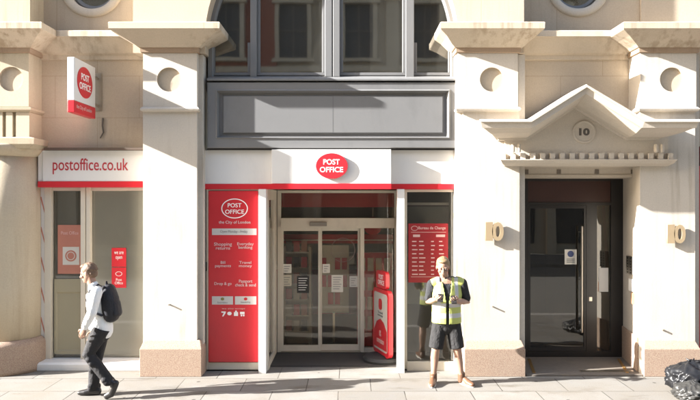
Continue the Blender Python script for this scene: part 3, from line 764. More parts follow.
# red exchange-rate poster in the right window
gy = W2 + .029
p = poster('rate_poster', 'large dark red rate board behind the man in the yellow vest', X(408.3, gy), X(448, gy), Z(282.5, gy), Z(223.5, gy), gy, M['reddark'])
text('Bureau de Change', M['letter_dim'], p, X(432, gy), Z(228.3, gy), gy - .003, width=.40, height=.055, thick=.003, bold=.01)
obj('oval_outline', ringz(X(414.5, gy), Z(228.3, gy), .05, .036, gy - .006, gy - .003, .007), M['letter_dim'], p)
bm = BM()
random.seed(4)
for k in range(9):
    z = Z(242 + k * 4.1, gy)
    for a, b_ in ((412, 412 + random.uniform(4, 6)), (419, 419 + random.uniform(4, 7)), (431, 431 + random.uniform(2, 4)), (439, 439 + random.uniform(3, 5))): box(bm, X(a, gy), X(b_, gy), gy - .0045, gy - .0031, z, z + .016)
box(bm, X(411, gy), X(446, gy), gy - .0045, gy - .0031, Z(232.4, gy), Z(232.0, gy)); box(bm, X(411, gy), X(446, gy), gy - .0045, gy - .0031, Z(277, gy), Z(276.6, gy))
box(bm, X(413, gy), X(420, gy), gy - .0045, gy - .0031, Z(237, gy), Z(234.5, gy)); box(bm, X(436, gy), X(445, gy), gy - .0045, gy - .0031, Z(237, gy), Z(234.5, gy))
obj('print', bm, M['letter_dim'], p)
# sheets taped on the sliding doors
gd = D + .018
def sheet_on(label, a, b_, c, d, m, y, name='notice'):
    o = poster(name, label, X(a, y), X(b_, y), Z(d, y), Z(c, y), y, m, 'notices taped to the sliding doors', 'notice')
    bm = BM(); 
    for k in range(max(2, int((d - c) / 2.6))):
        z = Z(c + 2 + k * 2.3, y)
        if z - .01 > Z(d - 1, y): box(bm, X(a + 1.5, y), X(b_ - 1.5 - (k % 3), y), y - .0045, y - .0031, z - .010, z)
    obj('print', bm, M['letter'] if m is M['black'] else M['letter_grey'], o)
sheet_on('white notice, upper of two taped at the left edge of the left sliding door', 282.5, 291.5, 264, 273, M['paper'], gd)
sheet_on('cream notice, lower of two taped at the left edge of the left sliding door', 282.5, 291.5, 275, 286, plain('cream_paper', (.50, .46, .36), .7), gd)
sheet_on('black notice with white print on the left sliding door', 297, 309, 276, 293, M['black'], gd)
sheet_on('small white notice just right of where the sliding doors meet', 322.5, 330, 264, 273, M['paper'], gd + .05)
sheet_on('largest white sheet, in the middle of the right sliding door', 331.5, 343, 275, 292, M['paper'], gd + .05)
sheet_on('pale notice at the right edge of the right sliding door', 349.5, 357.5, 276, 287, plain('grey_paper', (.45, .43, .40), .7), gd + .05)

# projecting sign
sx0, sx1, sy0, sy1, szb, szt = -3.80, -3.705, 8.47, 9.17, 3.68, 4.425
PS = thing('projecting_sign', 'white and red box sign projecting from the wall above the corner shop window', 'sign', (sx0 + .047, 9.35, 4.0))
fr('box', [(sx0, sx1, sy0, sy1, 3.842, szt)], M['white'], PS, .008)
fr('red_base', [(sx0 - .001, sx1 + .001, sy0 - .001, sy1 + .001, szb, 3.841)], M['redsign'], PS, .008)
bm = BM(); n = 48; cy_, cz_ = 8.80, 4.135
rings(bm, [[(x, cy_ + .25 * math.cos(2 * PI * i / n), cz_ + .215 * math.sin(2 * PI * i / n)) for i in range(n)] for x in (sx1 - .002, sx1 + .006)])
obj('oval', bm, M['redsign'], PS)
text('POST', M['letter'], PS, sx1 + .007, cz_ + .07, 0, width=.26, height=.095, side=True, cy=cy_, bold=.015)
text('OFFICE', M['letter'], PS, sx1 + .007, cz_ - .06, 0, width=.37, height=.095, side=True, cy=cy_, bold=.015)
text('the City of London', M['letter_dim'], PS, sx1 + .002, 3.765, 0, width=.50, height=.07, side=True, cy=8.78)
bm = BM(); 
for z in (3.9, 4.3): tube(bm, [(-3.74, 9.1, z), (-3.74, 9.36, z)], [.022, .022], 12)
box(bm, -3.80, -3.68, 9.335, 9.352, 3.82, 4.38); obj('bracket', bm, M['steel'], PS)
bm = BM(); tube(bm, [(-3.66, 9.33, 3.70), (-3.67, 9.335, 3.60), (-3.655, 9.335, 3.5), (-3.70, 9.335, 3.42)], [.016, .012, .012, .008], 8); obj('cable', bm, plain('weathered_cable', (.12, .10, .08), .8), PS)

# forecourt sign in the entrance
fa_, fb_ = Vector((.40, 10.10, 0)), Vector((.615, 9.46, 0))
u = (fb_ - fa_).normalized(); nrm = Vector((-u.y, u.x, 0))
if nrm.y > 0: nrm = -nrm
wid = (fb_ - fa_).length; cen = (fa_ + fb_) / 2
FS = thing('pavement_sign', 'red swing sign with rounded header standing on a dark base inside the entrance', 'sign', (cen.x, cen.y, .018))
def fs(a, b_, h): return tuple(cen + u * a + nrm * h + Vector((0, 0, b_)))
def rrect(a0, a1, b0, b1, r, n=6):
    pts = []
    for cx, cz, s in ((a1 - r, b0 + r, -90), (a1 - r, b1 - r, 0), (a0 + r, b1 - r, 90), (a0 + r, b0 + r, 180)):
        for i in range(n + 1):
            q = math.radians(s + 90 * i / n); pts.append((cx + r * math.cos(q), cz + r * math.sin(q)))
    return pts
def fsp(name, pts, h0, h1, m, parent):
    return obj(name, rings(BM(), [[fs(a, b_, h) for a, b_ in pts] for h in (h0, h1)]), m, parent)
hw = wid / 2
fsp('frame', rrect(-hw, hw, .10, 1.12, .10), -.035, .035, M['redsign'], FS)
fsp('header', rrect(-hw * .62, hw * .62, 1.13, 1.40, .07), -.03, .03, M['redsign'], FS)
fsp('poster', rrect(-hw + .06, hw - .06, .17, 1.06, .05), .035, .039, plain('sign_poster_grey', (.50, .47, .42), .45), FS)
fsp('red_field', [(-hw + .07, .2), (hw - .07, .2), (hw - .07, .50), (hw * .4, .62), (0, .66), (-hw * .45, .6), (-hw + .07, .46)], .039, .042, M['red'], FS)
fsp('red_mark', rrect(-.07, .07, .80, .97, .05), .039, .042, M['red'], FS)
at = lambda h: (lambda a, b_, c: Vector(fs(a, b_, h + c)))
def fst(s, zc_, wd, ht, m, h): text(s, m, FS, 0, 0, 0, width=wd, height=ht, thick=.003, bold=.01, at=lambda a, b_, c: Vector(fs(a, zc_ + b_, h + c)))
fst('POST\nOFFICE', 1.265, .26, .16, M['letter'], .031)
fst('Travel\nmoney', .73, .22, .09, M['letter_grey'], .040)
fst('0%\ncommission', .38, .30, .20, M['letter_dim'], .043)
bm = BM(); lathe(bm, cen.x, cen.y, [(.30, .018), (.31, .05), (.28, .09), (.16, .115)], 36); obj('base', bm, plain('dark_rubber', (.03, .03, .03), .7), FS)

# inside the shop: counters, racks and boards seen through the doors
def ithing(name, label, cat, boxes, loc, group=None):
    t = thing(name, label, cat, loc, group)
    for nm, m, bs in boxes: fr(nm, bs, m, t, 0)
    return t
ithing('service_counter', 'pale service counter with a red front at the back of the shop', 'counter', [('top', M['cream'], [(-1.9, 1.5, 13.6, 14.2, 1.0, 1.05)]), ('front', M['red'], [(-1.9, 1.5, 13.75, 14.1, .012, 1.0)]), ('screen', M['glass'], [(-1.9, 1.5, 13.9, 13.91, 1.05, 1.75)])], (-.2, 13.9, .012))
ithing('hanging_banner', 'long red band of signage hanging across the shop behind the sliding doors', 'sign', [('board', M['red'], [(-1.18, .75, 11.0, 11.05, 1.74, 1.90)]), ('stripe', M['letter'], [(-1.18, .75, 10.99, 10.999, 1.79, 1.81)])], (-.2, 11.0, 1.74))
ithing('transom_banner', 'dark red banner strip behind the glass over the sliding doors', 'sign', [('board', M['red'], [(-1.19, .78, 10.55, 10.57, 2.38, 2.64)])], (-.2, 10.55, 2.38))
random.seed(12)
lr = thing('leaflet_rack', 'tall rack of red and white leaflets just inside the left sliding door', 'rack', (-.85, 10.85, .012))
fr('frame', [(-1.14, -1.10, 10.7, 11.0, .012, 1.7), (-.70, -.66, 10.7, 11.0, .012, 1.7), (-1.10, -.70, 10.96, 10.99, .012, 1.7)], M['cream'], lr, 0)
for k in range(6):
    z = .25 + k * .27
    fr('shelf', [(-1.10, -.70, 10.72, 10.96, z, z + .02)], M['cream'], lr, 0)
    for j in range(3):
        x = -1.09 + j * .13
        fr('leaflet', [(x, x + .1, 10.73, 10.75, z + .02, z + .2)], random.choice([M['red'], M['red'], M['paper'], M['redfade'], M['black']]), lr, 0)
ithing('display_board', 'grey freestanding display board behind the right sliding door', 'board', [('panel', M['paper'], [(-.52, -.02, 10.9, 10.94, .55, 1.72)]), ('foot', M['black'], [(-.5, -.05, 10.8, 11.1, .012, .04)]), ('post', M['steel'], [(-.30, -.26, 10.941, 10.97, .04, 1.6)]), ('leaflets', M['red'], [(-.5 + .12 * i, -.41 + .12 * i, 10.88, 10.899, .7 + .3 * j, .9 + .3 * j) for i in range(4) for j in range(3) if (i + j) % 3])], (-.28, 10.9, .012))
ithing('greeting_card_stand', 'red and white card stand behind the fixed glass panel', 'stand', [('body', M['red'], [(.12, .72, 10.75, 10.95, .012, 1.6)]), ('cards', M['paper'], [(.16 + .14 * i, .26 + .14 * i, 10.73, 10.749, .3 + .33 * j, .52 + .33 * j) for i in range(4) for j in range(4)])], (.42, 10.85, .012))
bm = BM(); obj_ = tag(obj('window_ring', ringz(X(343, D + .07), Z(250, D + .07), .20, .20, D + .072, D + .074, .008), plain('faint_pink_film', (.20, .13, .115))), 'pale ring sticker on the upper part of the right sliding door', 'sticker')
ithing('ceiling_sign', 'round red sign hanging from the shop ceiling behind the fixed glass panel', 'sign', [('stem', M['steel'], [(.38, .39, 10.6, 10.61, 2.2, 2.93)])], (.38, 10.6, 2.05))
bm = BM(); disc(bm, .385, 2.06, .15, 10.59, 10.61); t = [o for o in COL.objects if o.name.startswith('ceiling_sign')][0]; obj('disc', bm, M['redsign'], t)
# things behind the right-hand window
ithing('notice_board', 'grey notice board standing behind the glass next to the dark red rate board', 'board', [('panel', plain('notice_grey', (.22, .21, .18), .7), [(X(408, 9.6), 1.55, 9.7, 9.74, .9, 2.4)]), ('sheet', M['paper'], [(1.36, 1.52, 9.685, 9.699, 1.75, 2.0)]), ('trim', M['cream'], [(X(408, 9.6), 1.55, 9.68, 9.70, 2.42, 2.46)])], (1.2, 9.7, .9))

# ------------------------------------------------------------------ things on the right-hand doorway
def number(label, px, py):
    cx, cz = X(px, 8.94), Z(py, 8.94)
    t = thing('house_number', label, 'house number', (cx, 9.0, cz), 'gilt number tens on the pilasters')
    for s, a in (('1', -.075), ('0', .048)):
        text(s, M['bronze'], t, cx + a, cz, 8.955, width=.105 if s == '1' else .165, height=.265, thick=.035, bold=.03, name='numeral')
    bm = BM()
    for a, b_ in ((-.075, .06), (-.075, -.06), (.048 - .06, 0), (.048 + .06, 0)):
        rings(bm, [[(cx + a + .008 * math.cos(2 * PI * i / 8), y, cz + b_ + .008 * math.sin(2 * PI * i / 8)) for i in range(8)] for y in (8.97, 9.01)])
    obj('stud', bm, M['bronze'], t)
number('gilt number ten on the pilaster left of the dark glass door', 494.5, 231.5)
number('gilt number ten on the pilaster right of the dark glass door', 676.5, 234)
jx = 4.1435
def jpanel(name, label, cat, py0, py1, d, half, m, extra=None):
    z0, z1 = Z(py1, d), Z(py0, d); jx = 4.143 + (d - half - 9.0) * .17 - .002
    o = thing(name, label, cat, (jx, d, z0)); fr('plate', [(jx - .012, jx + half * .34, d - half, d + half, z0, z1)], m, o, .003)
    if extra == 'buttons':
        bm = BM()
        for k in range(6):
            z = z0 + (z1 - z0) * (k + .6) / 6.4
            for q in (-.05, .05): box(bm, jx - .017, jx - .0121, d + q - .018, d + q + .018, z - .008, z + .008)
        obj('buttons', bm, M['black'], o)
jpanel('intercom_panel', 'steel intercom panel with two columns of buttons on the door jamb', 'intercom', 256, 274, 9.45, .11, M['steel'], 'buttons')
jpanel('card_reader', 'white card reader box below the intercom on the door jamb', 'card reader', 279, 291, 9.4, .07, M['white'])
jpanel('jamb_plate', 'small brown plate below the white card reader', 'plate', 293, 304, 9.33, .045, plain('terracotta_plate', (.35, .16, .08), .6))
o = poster('door_notice', 'white notice with a blue emblem on the glass of the dark entrance door', dx(565), dx(577), dz(264.5), dz(249.5), DD + .019, M['paper'], None, 'notice')
bm = BM(); disc(bm, dx(571), dz(254), .05, DD + .0125, DD + .0158, 24); obj('blue_emblem', bm, plain('navy_print', (.04, .06, .16)), o)
bm = BM(); 
for k in range(3): box(bm, dx(567), dx(575), DD + .0125, DD + .0158, dz(259.5 + k * 1.6), dz(258.8 + k * 1.6))
obj('print', bm, M['letter_grey'], o)
poster('lobby_sheet', 'grey white sheet on the narrow pane beside the dark entrance door', dx(599.5), dx(609), dz(292), dz(268), DD + .029, M['palebar'], None, 'notice')
rb = thing('pane_reflection_shape', 'red and white curved shape standing in for a reflection in the narrow pane of the dark door', 'reflection', (4.0, 10.4, .01))  # solid sweeps added in place of a red and white reflection on the glass
bm = BM(); rings(bm, [[(X(a, 10.4), y, Z(c, 10.4)) for a, c in ((602.5, 206), (605, 206), (607, 235), (610, 272), (606, 272), (604.5, 240))] for y in (10.4, 10.42)]); obj('red_sweep', bm, M['redsign'], rb)
bm = BM(); rings(bm, [[(X(a, 10.41), y, Z(c, 10.41)) for a, c in ((605.2, 206), (611, 206), (611, 355), (607, 355), (610.2, 272), (607.2, 235))] for y in (10.405, 10.43)]); obj('white_sweep', bm, M['letter'], rb)

# ------------------------------------------------------------------ bin bags
def bag(label, c, r, m, seed, group='bin bags on the pavement', knot=True):
    bm = BM(); bmesh.ops.create_icosphere(bm, subdivisions=5, radius=1)
    o_ = Vector((seed * 3.1, seed * 7.7, seed))
    for v in bm.verts:
        p = v.co.copy()
        k = 1 + .16 * noise.noise(p * 1.5 + o_) 
        rd_ = 1 - abs(noise.noise(p * 3.0 + o_ * 2)); rd2 = 1 - abs(noise.noise(p * 5.0 + o_ * 3)); rd3 = 1 - abs(noise.noise(p * 11 + o_))
        k += .22 * (rd_ ** 3 - .4) + .10 * (rd2 ** 2 - .4) + .0 * rd3
        q = p * k
        if q.z > .5: 
            f = (q.z - .5); q.x *= max(.25, 1 - f * .9); q.y *= max(.25, 1 - f * .9)
        if q.z < -.72: q.z = -.72 + (q.z + .72) * .08
        v.co = Vector((c[0] + q.x * r[0], c[1] + q.y * r[1], (q.z + .745) * r[2] + .004))
    t = thing('bin_bag', label, 'bin bag', (c[0], c[1], 0), group)
    o = obj('sack', bm, m, t)
    for f in o.data.polygons: f.use_smooth = True
    if knot:
        bm = BM(); top = (c[0], c[1], 1.62 * r[2])
        for k in range(5):
            a = k * 1.3 + seed
            tube(bm, [(top[0], top[1], top[2] - .06), (top[0] + .03 * math.cos(a), top[1] + .03 * math.sin(a), top[2] + .03), (top[0] + .09 * math.cos(a), top[1] + .09 * math.sin(a), top[2] + .05)], [.022, .018, .006], 8)
        ko = obj('knot', bm, m, t)
        for f in ko.data.polygons: f.use_smooth = True
    return t
M['bag'] = plain('black_bag_plastic', (.012, .012, .013), .36, var=.2, scale=8, spec=.25)
M['bag2'] = plain('grey_bag_plastic', (.032, .031, .029), .38, var=.3, scale=6, spec=.3)
bag('black plastic bin bag on top of the heap beside the right-hand pilaster', (4.48, 8.22, 0), (.30, .25, .225), M['bag'], 1)
bag('grey see-through bin bag bulging in front of the black one', (4.29, 7.88, 0), (.22, .20, .125), M['bag2'], 2, knot=False)
bag('black plastic bin bag at the right edge with grey bag to its left', (4.78, 7.80, 0), (.30, .26, .24), M['bag'], 5)

# ------------------------------------------------------------------ across the road
OB = thing('opposite_building', 'stone terrace across the street that shows as a reflection in the window glass', 'building', (0, -9.2, 0))
fr('wall', [(-42, 42, -10.2, -9.2, 0, 15.5)], M['opp'], OB, 0)
fr('brick_bay', [(-9, -3.2, -9.2, -9.0, 4.2, 15.4)], M['opp_red'], OB, 0)
for z, h, p_ in ((4.2, .35, .45), (8.1, .25, .3), (11.8, .3, .3), (15.0, .5, .7)): fr('cornice', [(-42, 42, -9.2, -9.2 + p_, z, z + h), (-42, 42, -9.2, -9.2 + p_ * .5, z - .25, z)], M['opp'], OB, 0)
for i in range(-7, 8):
    x = i * 2.9 + 1.85
    if not -9.3 < x < -2.9: fr('giant_pilaster', [(x - .28, x + .28, -9.2, -8.98, 4.6, 11.5), (x - .36, x + .36, -9.2, -8.9, 7.2, 7.5), (x - .36, x + .36, -9.2, -8.9, 11.2, 11.5)], M['opp'], OB, 0)
wfr = wpn = None
k = 0
for fl, (z0, h) in enumerate(((4.9, 2.5), (8.7, 2.4), (12.4, 2.0))):
    for i in range(-6, 7):
        x = i * 2.9 + .4
        if fl and abs(i) > 5: continue
        bm = BM(); 
        if wfr is None:
            a = .62
            box(bm, -a - .18, -a, 0, .22, 0, 2.4); box(bm, a, a + .18, 0, .22, 0, 2.4); box(bm, -a - .3, a + .3, 0, .32, 2.4, 2.65); box(bm, -a - .3, a + .3, 0, .3, -.15, 0)
            wfr = obj('window', bm, M['opp'], OB); bm = BM(); box(bm, -a, a, 0, .05, 0, 2.4); wpn = obj('pane', bm, M['shopdark'], wfr)
            bm = BM(); box(bm, -.03, .03, .05, .09, 0, 2.4); box(bm, -a, a, .051, .085, 1.2, 1.26); wsh = obj('sash', bm, M['intdark'], wfr); o = wfr
        else:
            o = wfr.copy(); COL.objects.link(o); o.parent = OB
            for q in (wpn, wsh): c = q.copy(); COL.objects.link(c); c.parent = o
            bm.free()
        o.location = Vector((x, -8.998 if -9 < x < -3.2 else -9.2, z0))
for i in range(-5, 6):
    x = i * 3.6
    bm = BM(); box(bm, x - 1.3, x + 1.3, -9.2, -9.12, .5, 3.3); sh = obj('shop_pane', bm, M['shopdark'], OB)
    bm = BM(); box(bm, x - 1.75, x - 1.35, -9.2, -8.95, 0, 4.0); obj('pier', bm, M['opp'], OB)
    bm = BM(); box(bm, x - 1.3, x + 1.3, -9.2, -8.98, 3.35, 3.9); obj('shop_fascia', bm, [M['red'], M['black'], M['grey'], M['cream']][(i + 5) % 4], OB)
# neighbour's red shop front just past the last pilaster
NB = thing('neighbour_shop_front', 'red painted neighbouring shop front at the far right edge of the picture', 'shop front', (6, 9.4, 0))
fr('red_frame', [(5.03, 5.25, 9.25, 9.5, 0, 3.0), (5.25, 8.0, 9.25, 9.5, 2.6, 3.3), (8.0, 8.2, 9.25, 9.5, 0, 3.3), (5.25, 8.0, 9.25, 9.5, 0, .5)], M['red'], NB)
fr('pane', [(5.25, 8.0, 9.4, 9.41, .5, 2.6)], M['glass_dark'], NB, 0)
fr('backing', [(5.03, 8.2, 9.55, 9.6, 0, 3.3)], M['shopdark'], NB, 0)
fr('side_wall', [(8.2, 13, 9.35, 9.7, 0, 3.3)], M['stone'], NB, 0)
# ------------------------------------------------------------------ people
def fuse(name, bm, m, parent, voxel=.006, smooth=6, cut=None, solid=0.0):
    """all the overlapping rounded forms become one continuous skin"""
    bmesh.ops.recalc_face_normals(bm, faces=bm.faces)
    me = bpy.data.meshes.new('tmp'); bm.to_mesh(me); bm.free()
    o = bpy.data.objects.new('tmp', me); COL.objects.link(o)
    r = o.modifiers.new('r', 'REMESH'); r.mode = 'VOXEL'; r.voxel_size = voxel; r.adaptivity = 0
    if smooth:
        s = o.modifiers.new('s', 'SMOOTH'); s.factor = .5; s.iterations = smooth
    dg = bpy.context.evaluated_depsgraph_get(); dg.update()
    me2 = bpy.data.meshes.new_from_object(o.evaluated_get(dg))
    bpy.data.objects.remove(o); bpy.data.meshes.remove(me)
    bm = bmesh.new(); bm.from_mesh(me2); bpy.data.meshes.remove(me2)
    if cut: bmesh.ops.delete(bm, geom=[f for f in bm.faces if cut(f.calc_center_median())], context='FACES')
    q = obj(name, bm, m, parent, smooth=True)
    if solid:
        s = q.modifiers.new('solid', 'SOLIDIFY'); s.thickness = solid; s.offset = 0
    return q
def hand(bm, wrist, d, nrm, side, curl=.9, s=1.0):
    """palm, four fingers of different length and a thumb; side = +1/-1 puts the thumb"""
    d = Vector(d).normalized(); nrm = Vector(nrm); nrm = (nrm - d * nrm.dot(d)).normalized(); t = d.cross(nrm) * side
    wv = Vector(wrist)
    rot = Matrix((t, d, nrm)).transposed()
    ball(bm, wv + d * .05 * s, (.040 * s, .052 * s, .017 * s), 16, rot)
    ball(bm, wv + d * .012 * s, (.028 * s, .03 * s, .02 * s), 12, rot)
    for i, (off, ln) in enumerate(((.030, .070), (.010, .080), (-.011, .074), (-.031, .058))):
        b = wv + d * (.090 - .006 * abs(i - 1)) * s + t * off * s
        a1, a2, a3 = curl * .45, curl * 1.0, curl * 1.5
        p = [b - d * .02 * s]; q = b; p.append(q)
        for a, k in ((a1, .45), (a2, .32), (a3, .23)):
            q = q + (d * math.cos(a) + nrm * math.sin(a) + t * off * .9) .normalized() * ln * k * s; p.append(q)
        tube(bm, p, [.0095 * s, .0095 * s, .0085 * s, .008 * s, .0068 * s], 8)
    b = wv + d * .028 * s + t * .030 * s
    tube(bm, [b - t * .012 * s, b + (t * .7 + d * .6) * .03 * s, b + (t * .62 + d * .85 + nrm * .35) * .05 * s, b + (t * .45 + d * 1.05 + nrm * .6) * .062 * s], [.013 * s, .0115 * s, .0095 * s, .0078 * s], 8)
def head(bm, c, fwd, s=1.0):
    """skull, jaw, nose, lips, brow and ears; c = centre of the head"""
    f = Vector(fwd).normalized(); up = Vector((0, 0, 1)); up = (up - f * up.dot(f)).normalized(); r = f.cross(up)
    rot = Matrix((r, f, up)).transposed(); c = Vector(c)
    def P(a, b, h): return c + (r * a + f * b + up * h) * s
    ball(bm, P(0, -.012, .025), (.076 * s, .095 * s, .092 * s), 20, rot)
    ball(bm, P(0, .022, -.045), (.058 * s, .066 * s, .072 * s), 16, rot)
    ball(bm, P(0, .060, -.092), (.026 * s, .024 * s, .020 * s), 12, rot)
    tube(bm, [P(0, .082, .012), P(0, .098, -.012), P(0, .108, -.030)], [.008 * s, .011 * s, .014 * s], 8)
    ball(bm, P(0, .083, -.060), (.024 * s, .010 * s, .008 * s), 10, rot); ball(bm, P(0, .081, -.070), (.021 * s, .010 * s, .008 * s), 10, rot)
    for q in (-1, 1):
        ball(bm, P(q * .030, .074, .020), (.022 * s, .012 * s, .007 * s), 10, rot)
        ball(bm, P(q * .040, .062, -.028), (.024 * s, .02 * s, .02 * s), 10, rot)
        ball(bm, P(q * .078, -.008, -.008), (.010 * s, .020 * s, .032 * s), 10, rot)
    return P, rot
def eyes(P, s, parent):
    bm = BM()
    for q in (-1, 1): ball(bm, P(q * .031, .0735, .003), .0105 * s, 12)
    e = obj('eyes', bm, M['eye'], parent, smooth=True)
    bm = BM()
    for q in (-1, 1): ball(bm, P(q * .031, .0815, .002), .0056 * s, 8)
    obj('pupils', bm, M['black'], e, smooth=True)
def hair(P, rot, s, m, parent, length=0.0):
    bm = BM()
    ball(bm, P(0, -.022, .040), (.083 * s, .096 * s, .088 * s), 24, rot)
    ball(bm, P(0, -.055, -.012), (.072 * s, .055 * s, .06 * s), 18, rot)
    ball(bm, P(0, .030, .092), (.062 * s, .05 * s, .028 * s), 14, rot)
    random.seed(5)
    for k in range(70):
        a, h = random.uniform(0, 2 * PI), random.uniform(-.2, 1)
        q = P(.078 * math.cos(a) * math.sqrt(max(.05, 1 - h * h)), -.024 + .088 * math.sin(a) * math.sqrt(max(.05, 1 - h * h)), .042 + .082 * h)
        e = P(.082 * math.cos(a + .25) * math.sqrt(max(.05, 1 - h * h)), -.028 + .092 * math.sin(a + .25) * math.sqrt(max(.05, 1 - h * h)), .036 + .084 * h - .012)
        tube(bm, [q, e], [.009 * s, .005 * s], 6)
    return fuse('hair', bm, m, parent, .005, 1)
M['skin'] = plain('skin', (.30, .175, .12), .55, var=.06, scale=14, bmp=.05, bscale=120)
M['eye'] = plain('eye_white', (.22, .20, .18), .5, var=.0)
M['hair_fair'] = plain('fair_hair', (.20, .125, .06), .6, var=.3, scale=60, bmp=.5, bscale=140)
M['hair_brown'] = plain('brown_hair', (.115, .065, .035), .6, var=.3, scale=60, bmp=.5, bscale=140)
def cloth(name, c, rough=.85, fold=.8):
    m, t, b = new(name); p = pos(t)
    col = mixc(t, noi(t, p, 6, 4), tuple(x * .88 for x in c), tuple(min(1, x * 1.08) for x in c)); t.links.new(col, b.inputs['Base Color'])
    b.inputs['Roughness'].default_value = rough; b.inputs['Specular IOR Level'].default_value = .2
    n1 = bump(t, noi(t, pos(t, (1, 1, .6)), 13, 4, .5), fold, .05); t.links.new(bump(t, noi(t, p, 400, 2), .15, .002, n1), b.inputs['Normal'])
    return m
M['tee'] = cloth('black_cotton', (.028, .028, .030)); M['shorts'] = cloth('black_shorts_cloth', (.025, .024, .024))
M['shirt'] = cloth('white_shirt_cotton', (.74, .73, .71), .8, .7); M['trousers'] = cloth('charcoal_suiting', (.026, .025, .026), .8, .6)
M['sock'] = cloth('dark_sock', (.05, .045, .04)); M['shoe'] = plain('tan_leather', (.115, .055, .028), .5, var=.2); M['shoe_black'] = plain('black_leather', (.02, .018, .017), .35)
M['sole'] = plain('pale_rubber_sole', (.45, .42, .37), .7); M['pack'] = cloth('black_nylon', (.022, .022, .026), .6, .35)
# hi-vis vest: yellow with silver bands
m, t, b = new('hi_vis_vest'); tc = t.nodes.new('ShaderNodeTexCoord'); sx = t.nodes.new('ShaderNodeSeparateXYZ'); t.links.new(tc.outputs['Object'], sx.inputs[0])
def band(src, lo, hi, absv=False):
    v = src
    if absv:
        a = t.nodes.new('ShaderNodeMath'); a.operation = 'ABSOLUTE'; t.links.new(v, a.inputs[0]); v = a.outputs[0]
    g = t.nodes.new('ShaderNodeMath'); g.operation = 'GREATER_THAN'; t.links.new(v, g.inputs[0]); g.inputs[1].default_value = lo
    l = t.nodes.new('ShaderNodeMath'); l.operation = 'LESS_THAN'; t.links.new(v, l.inputs[0]); l.inputs[1].default_value = hi
    r = t.nodes.new('ShaderNodeMath'); r.operation = 'MULTIPLY'; t.links.new(g.outputs[0], r.inputs[0]); t.links.new(l.outputs[0], r.inputs[1]); return r.outputs[0]
mx = t.nodes.new('ShaderNodeMath'); mx.operation = 'MAXIMUM'; t.links.new(band(sx.outputs[2], .925, .985), mx.inputs[0])
mx2 = t.nodes.new('ShaderNodeMath'); mx2.operation = 'MAXIMUM'; t.links.new(band(sx.outputs[2], 1.065, 1.12), mx2.inputs[0])
vb = t.nodes.new('ShaderNodeMath'); vb.operation = 'MULTIPLY'; t.links.new(band(sx.outputs[0], .095, .145, True), vb.inputs[0])
gz = t.nodes.new('ShaderNodeMath'); gz.operation = 'GREATER_THAN'; gz.inputs[1].default_value = 1.12; t.links.new(sx.outputs[2], gz.inputs[0]); t.links.new(gz.outputs[0], vb.inputs[1])
t.links.new(vb.outputs[0], mx2.inputs[1]); t.links.new(mx2.outputs[0], mx.inputs[1])
t.links.new(mixc(t, mx.outputs[0], (.36, .39, .10), (.40, .40, .39)), b.inputs['Base Color']); b.inputs['Roughness'].default_value = .6
t.links.new(bump(t, noi(t, pos(t, (1, 1, .5)), 11, 3, .45), .5, .03), b.inputs['Normal'])
M['vest'] = m

def shoe(bm, heel, toe, w=.045, h=.07, z0=.0):
    heel, toe = Vector(heel), Vector(toe); d = toe - heel
    tube(bm, [heel + Vector((0, 0, h * .62)), heel + d * .35 + Vector((0, 0, h * .62)), heel + d * .7 + Vector((0, 0, h * .45)), toe + Vector((0, 0, h * .38))], [(w * .82, h * .60), (w * .85, h * .62), (w, h * .46), (w * .78, h * .34)], 14)

# ---- man standing in the yellow vest
DM = 8.55
def Q(px, py, dy=0.0): d = DM + dy; return Vector((X(px, d), d, Z(py, d)))
bxm = X(446.5, DM)
MA = thing('person', 'man in yellow vest and black shorts standing outside with a phone', 'person', (bxm, DM, 0))
hc = Q(443, 267, -.04); hf = Vector((-.12, -1, -.30))
bm = BM()
P, rot = head(bm, hc, hf, 1.08)
tube(bm, [hc + Vector((0, .03, -.05)), Vector((bxm - .02, DM + .02, 1.44)), Vector((bxm - .01, DM + .02, 1.36))], [.056, .058, .075], 14)
tube(bm, [Vector((bxm, DM + .02, 1.38)), Vector((bxm, DM + .01, 1.22)), Vector((bxm, DM, 1.05)), Vector((bxm, DM, .90)), Vector((bxm, DM, .80))], [(.17, .09), (.165, .105), (.145, .10), (.155, .105), (.13, .1)], 20)
ls, rs = Q(432, 285, .01), Q(462, 284, .01)
le, re = Q(428.5, 302, .02), Q(467, 302, .02)
lw, rw = Q(435.5, 299.5, -.22), Q(456, 301, -.22)
for s, e, wv in ((ls, le, lw), (rs, re, rw)): tube(bm, [s, s.lerp(e, .5), e, e.lerp(wv, .4), wv], [.055, .05, .043, .042, .028], 14)
hand(bm, lw, Vector((.18, -.9, .12)), Vector((.75, 0, .75)), 1, .95); hand(bm, rw, Vector((-.35, -.85, .08)), Vector((-.75, 0, .75)), -1, .95)
hipz = .86
lk, rk = Q(435.5, 350, -.02), Q(457.5, 350, -.03)
la, ra = Q(433.5, 375, .03), Q(461.5, 374, .02); la.z = .10; ra.z = .10
for h, k, a in ((Vector((bxm - .085, DM, hipz)), lk, la), (Vector((bxm + .085, DM, hipz)), rk, ra)):
    tube(bm, [h, h.lerp(k, .5), k, k.lerp(a, .3) + Vector((0, .02, 0)), k.lerp(a, .7), a], [.085, .075, .055, .058, .042, .036], 14)
for a, o_ in ((la, Vector((-.03, -.12, -.065))), (ra, Vector((.07, -.10, -.065)))): tube(bm, [a + Vector((0, .03, -.05)), a + o_], [.033, .028], 10)
fuse('body', bm, M['skin'], MA, .0045, 3)
eyes(P, 1.08, MA); hair(P, rot, 1.08, M['hair_fair'], MA)
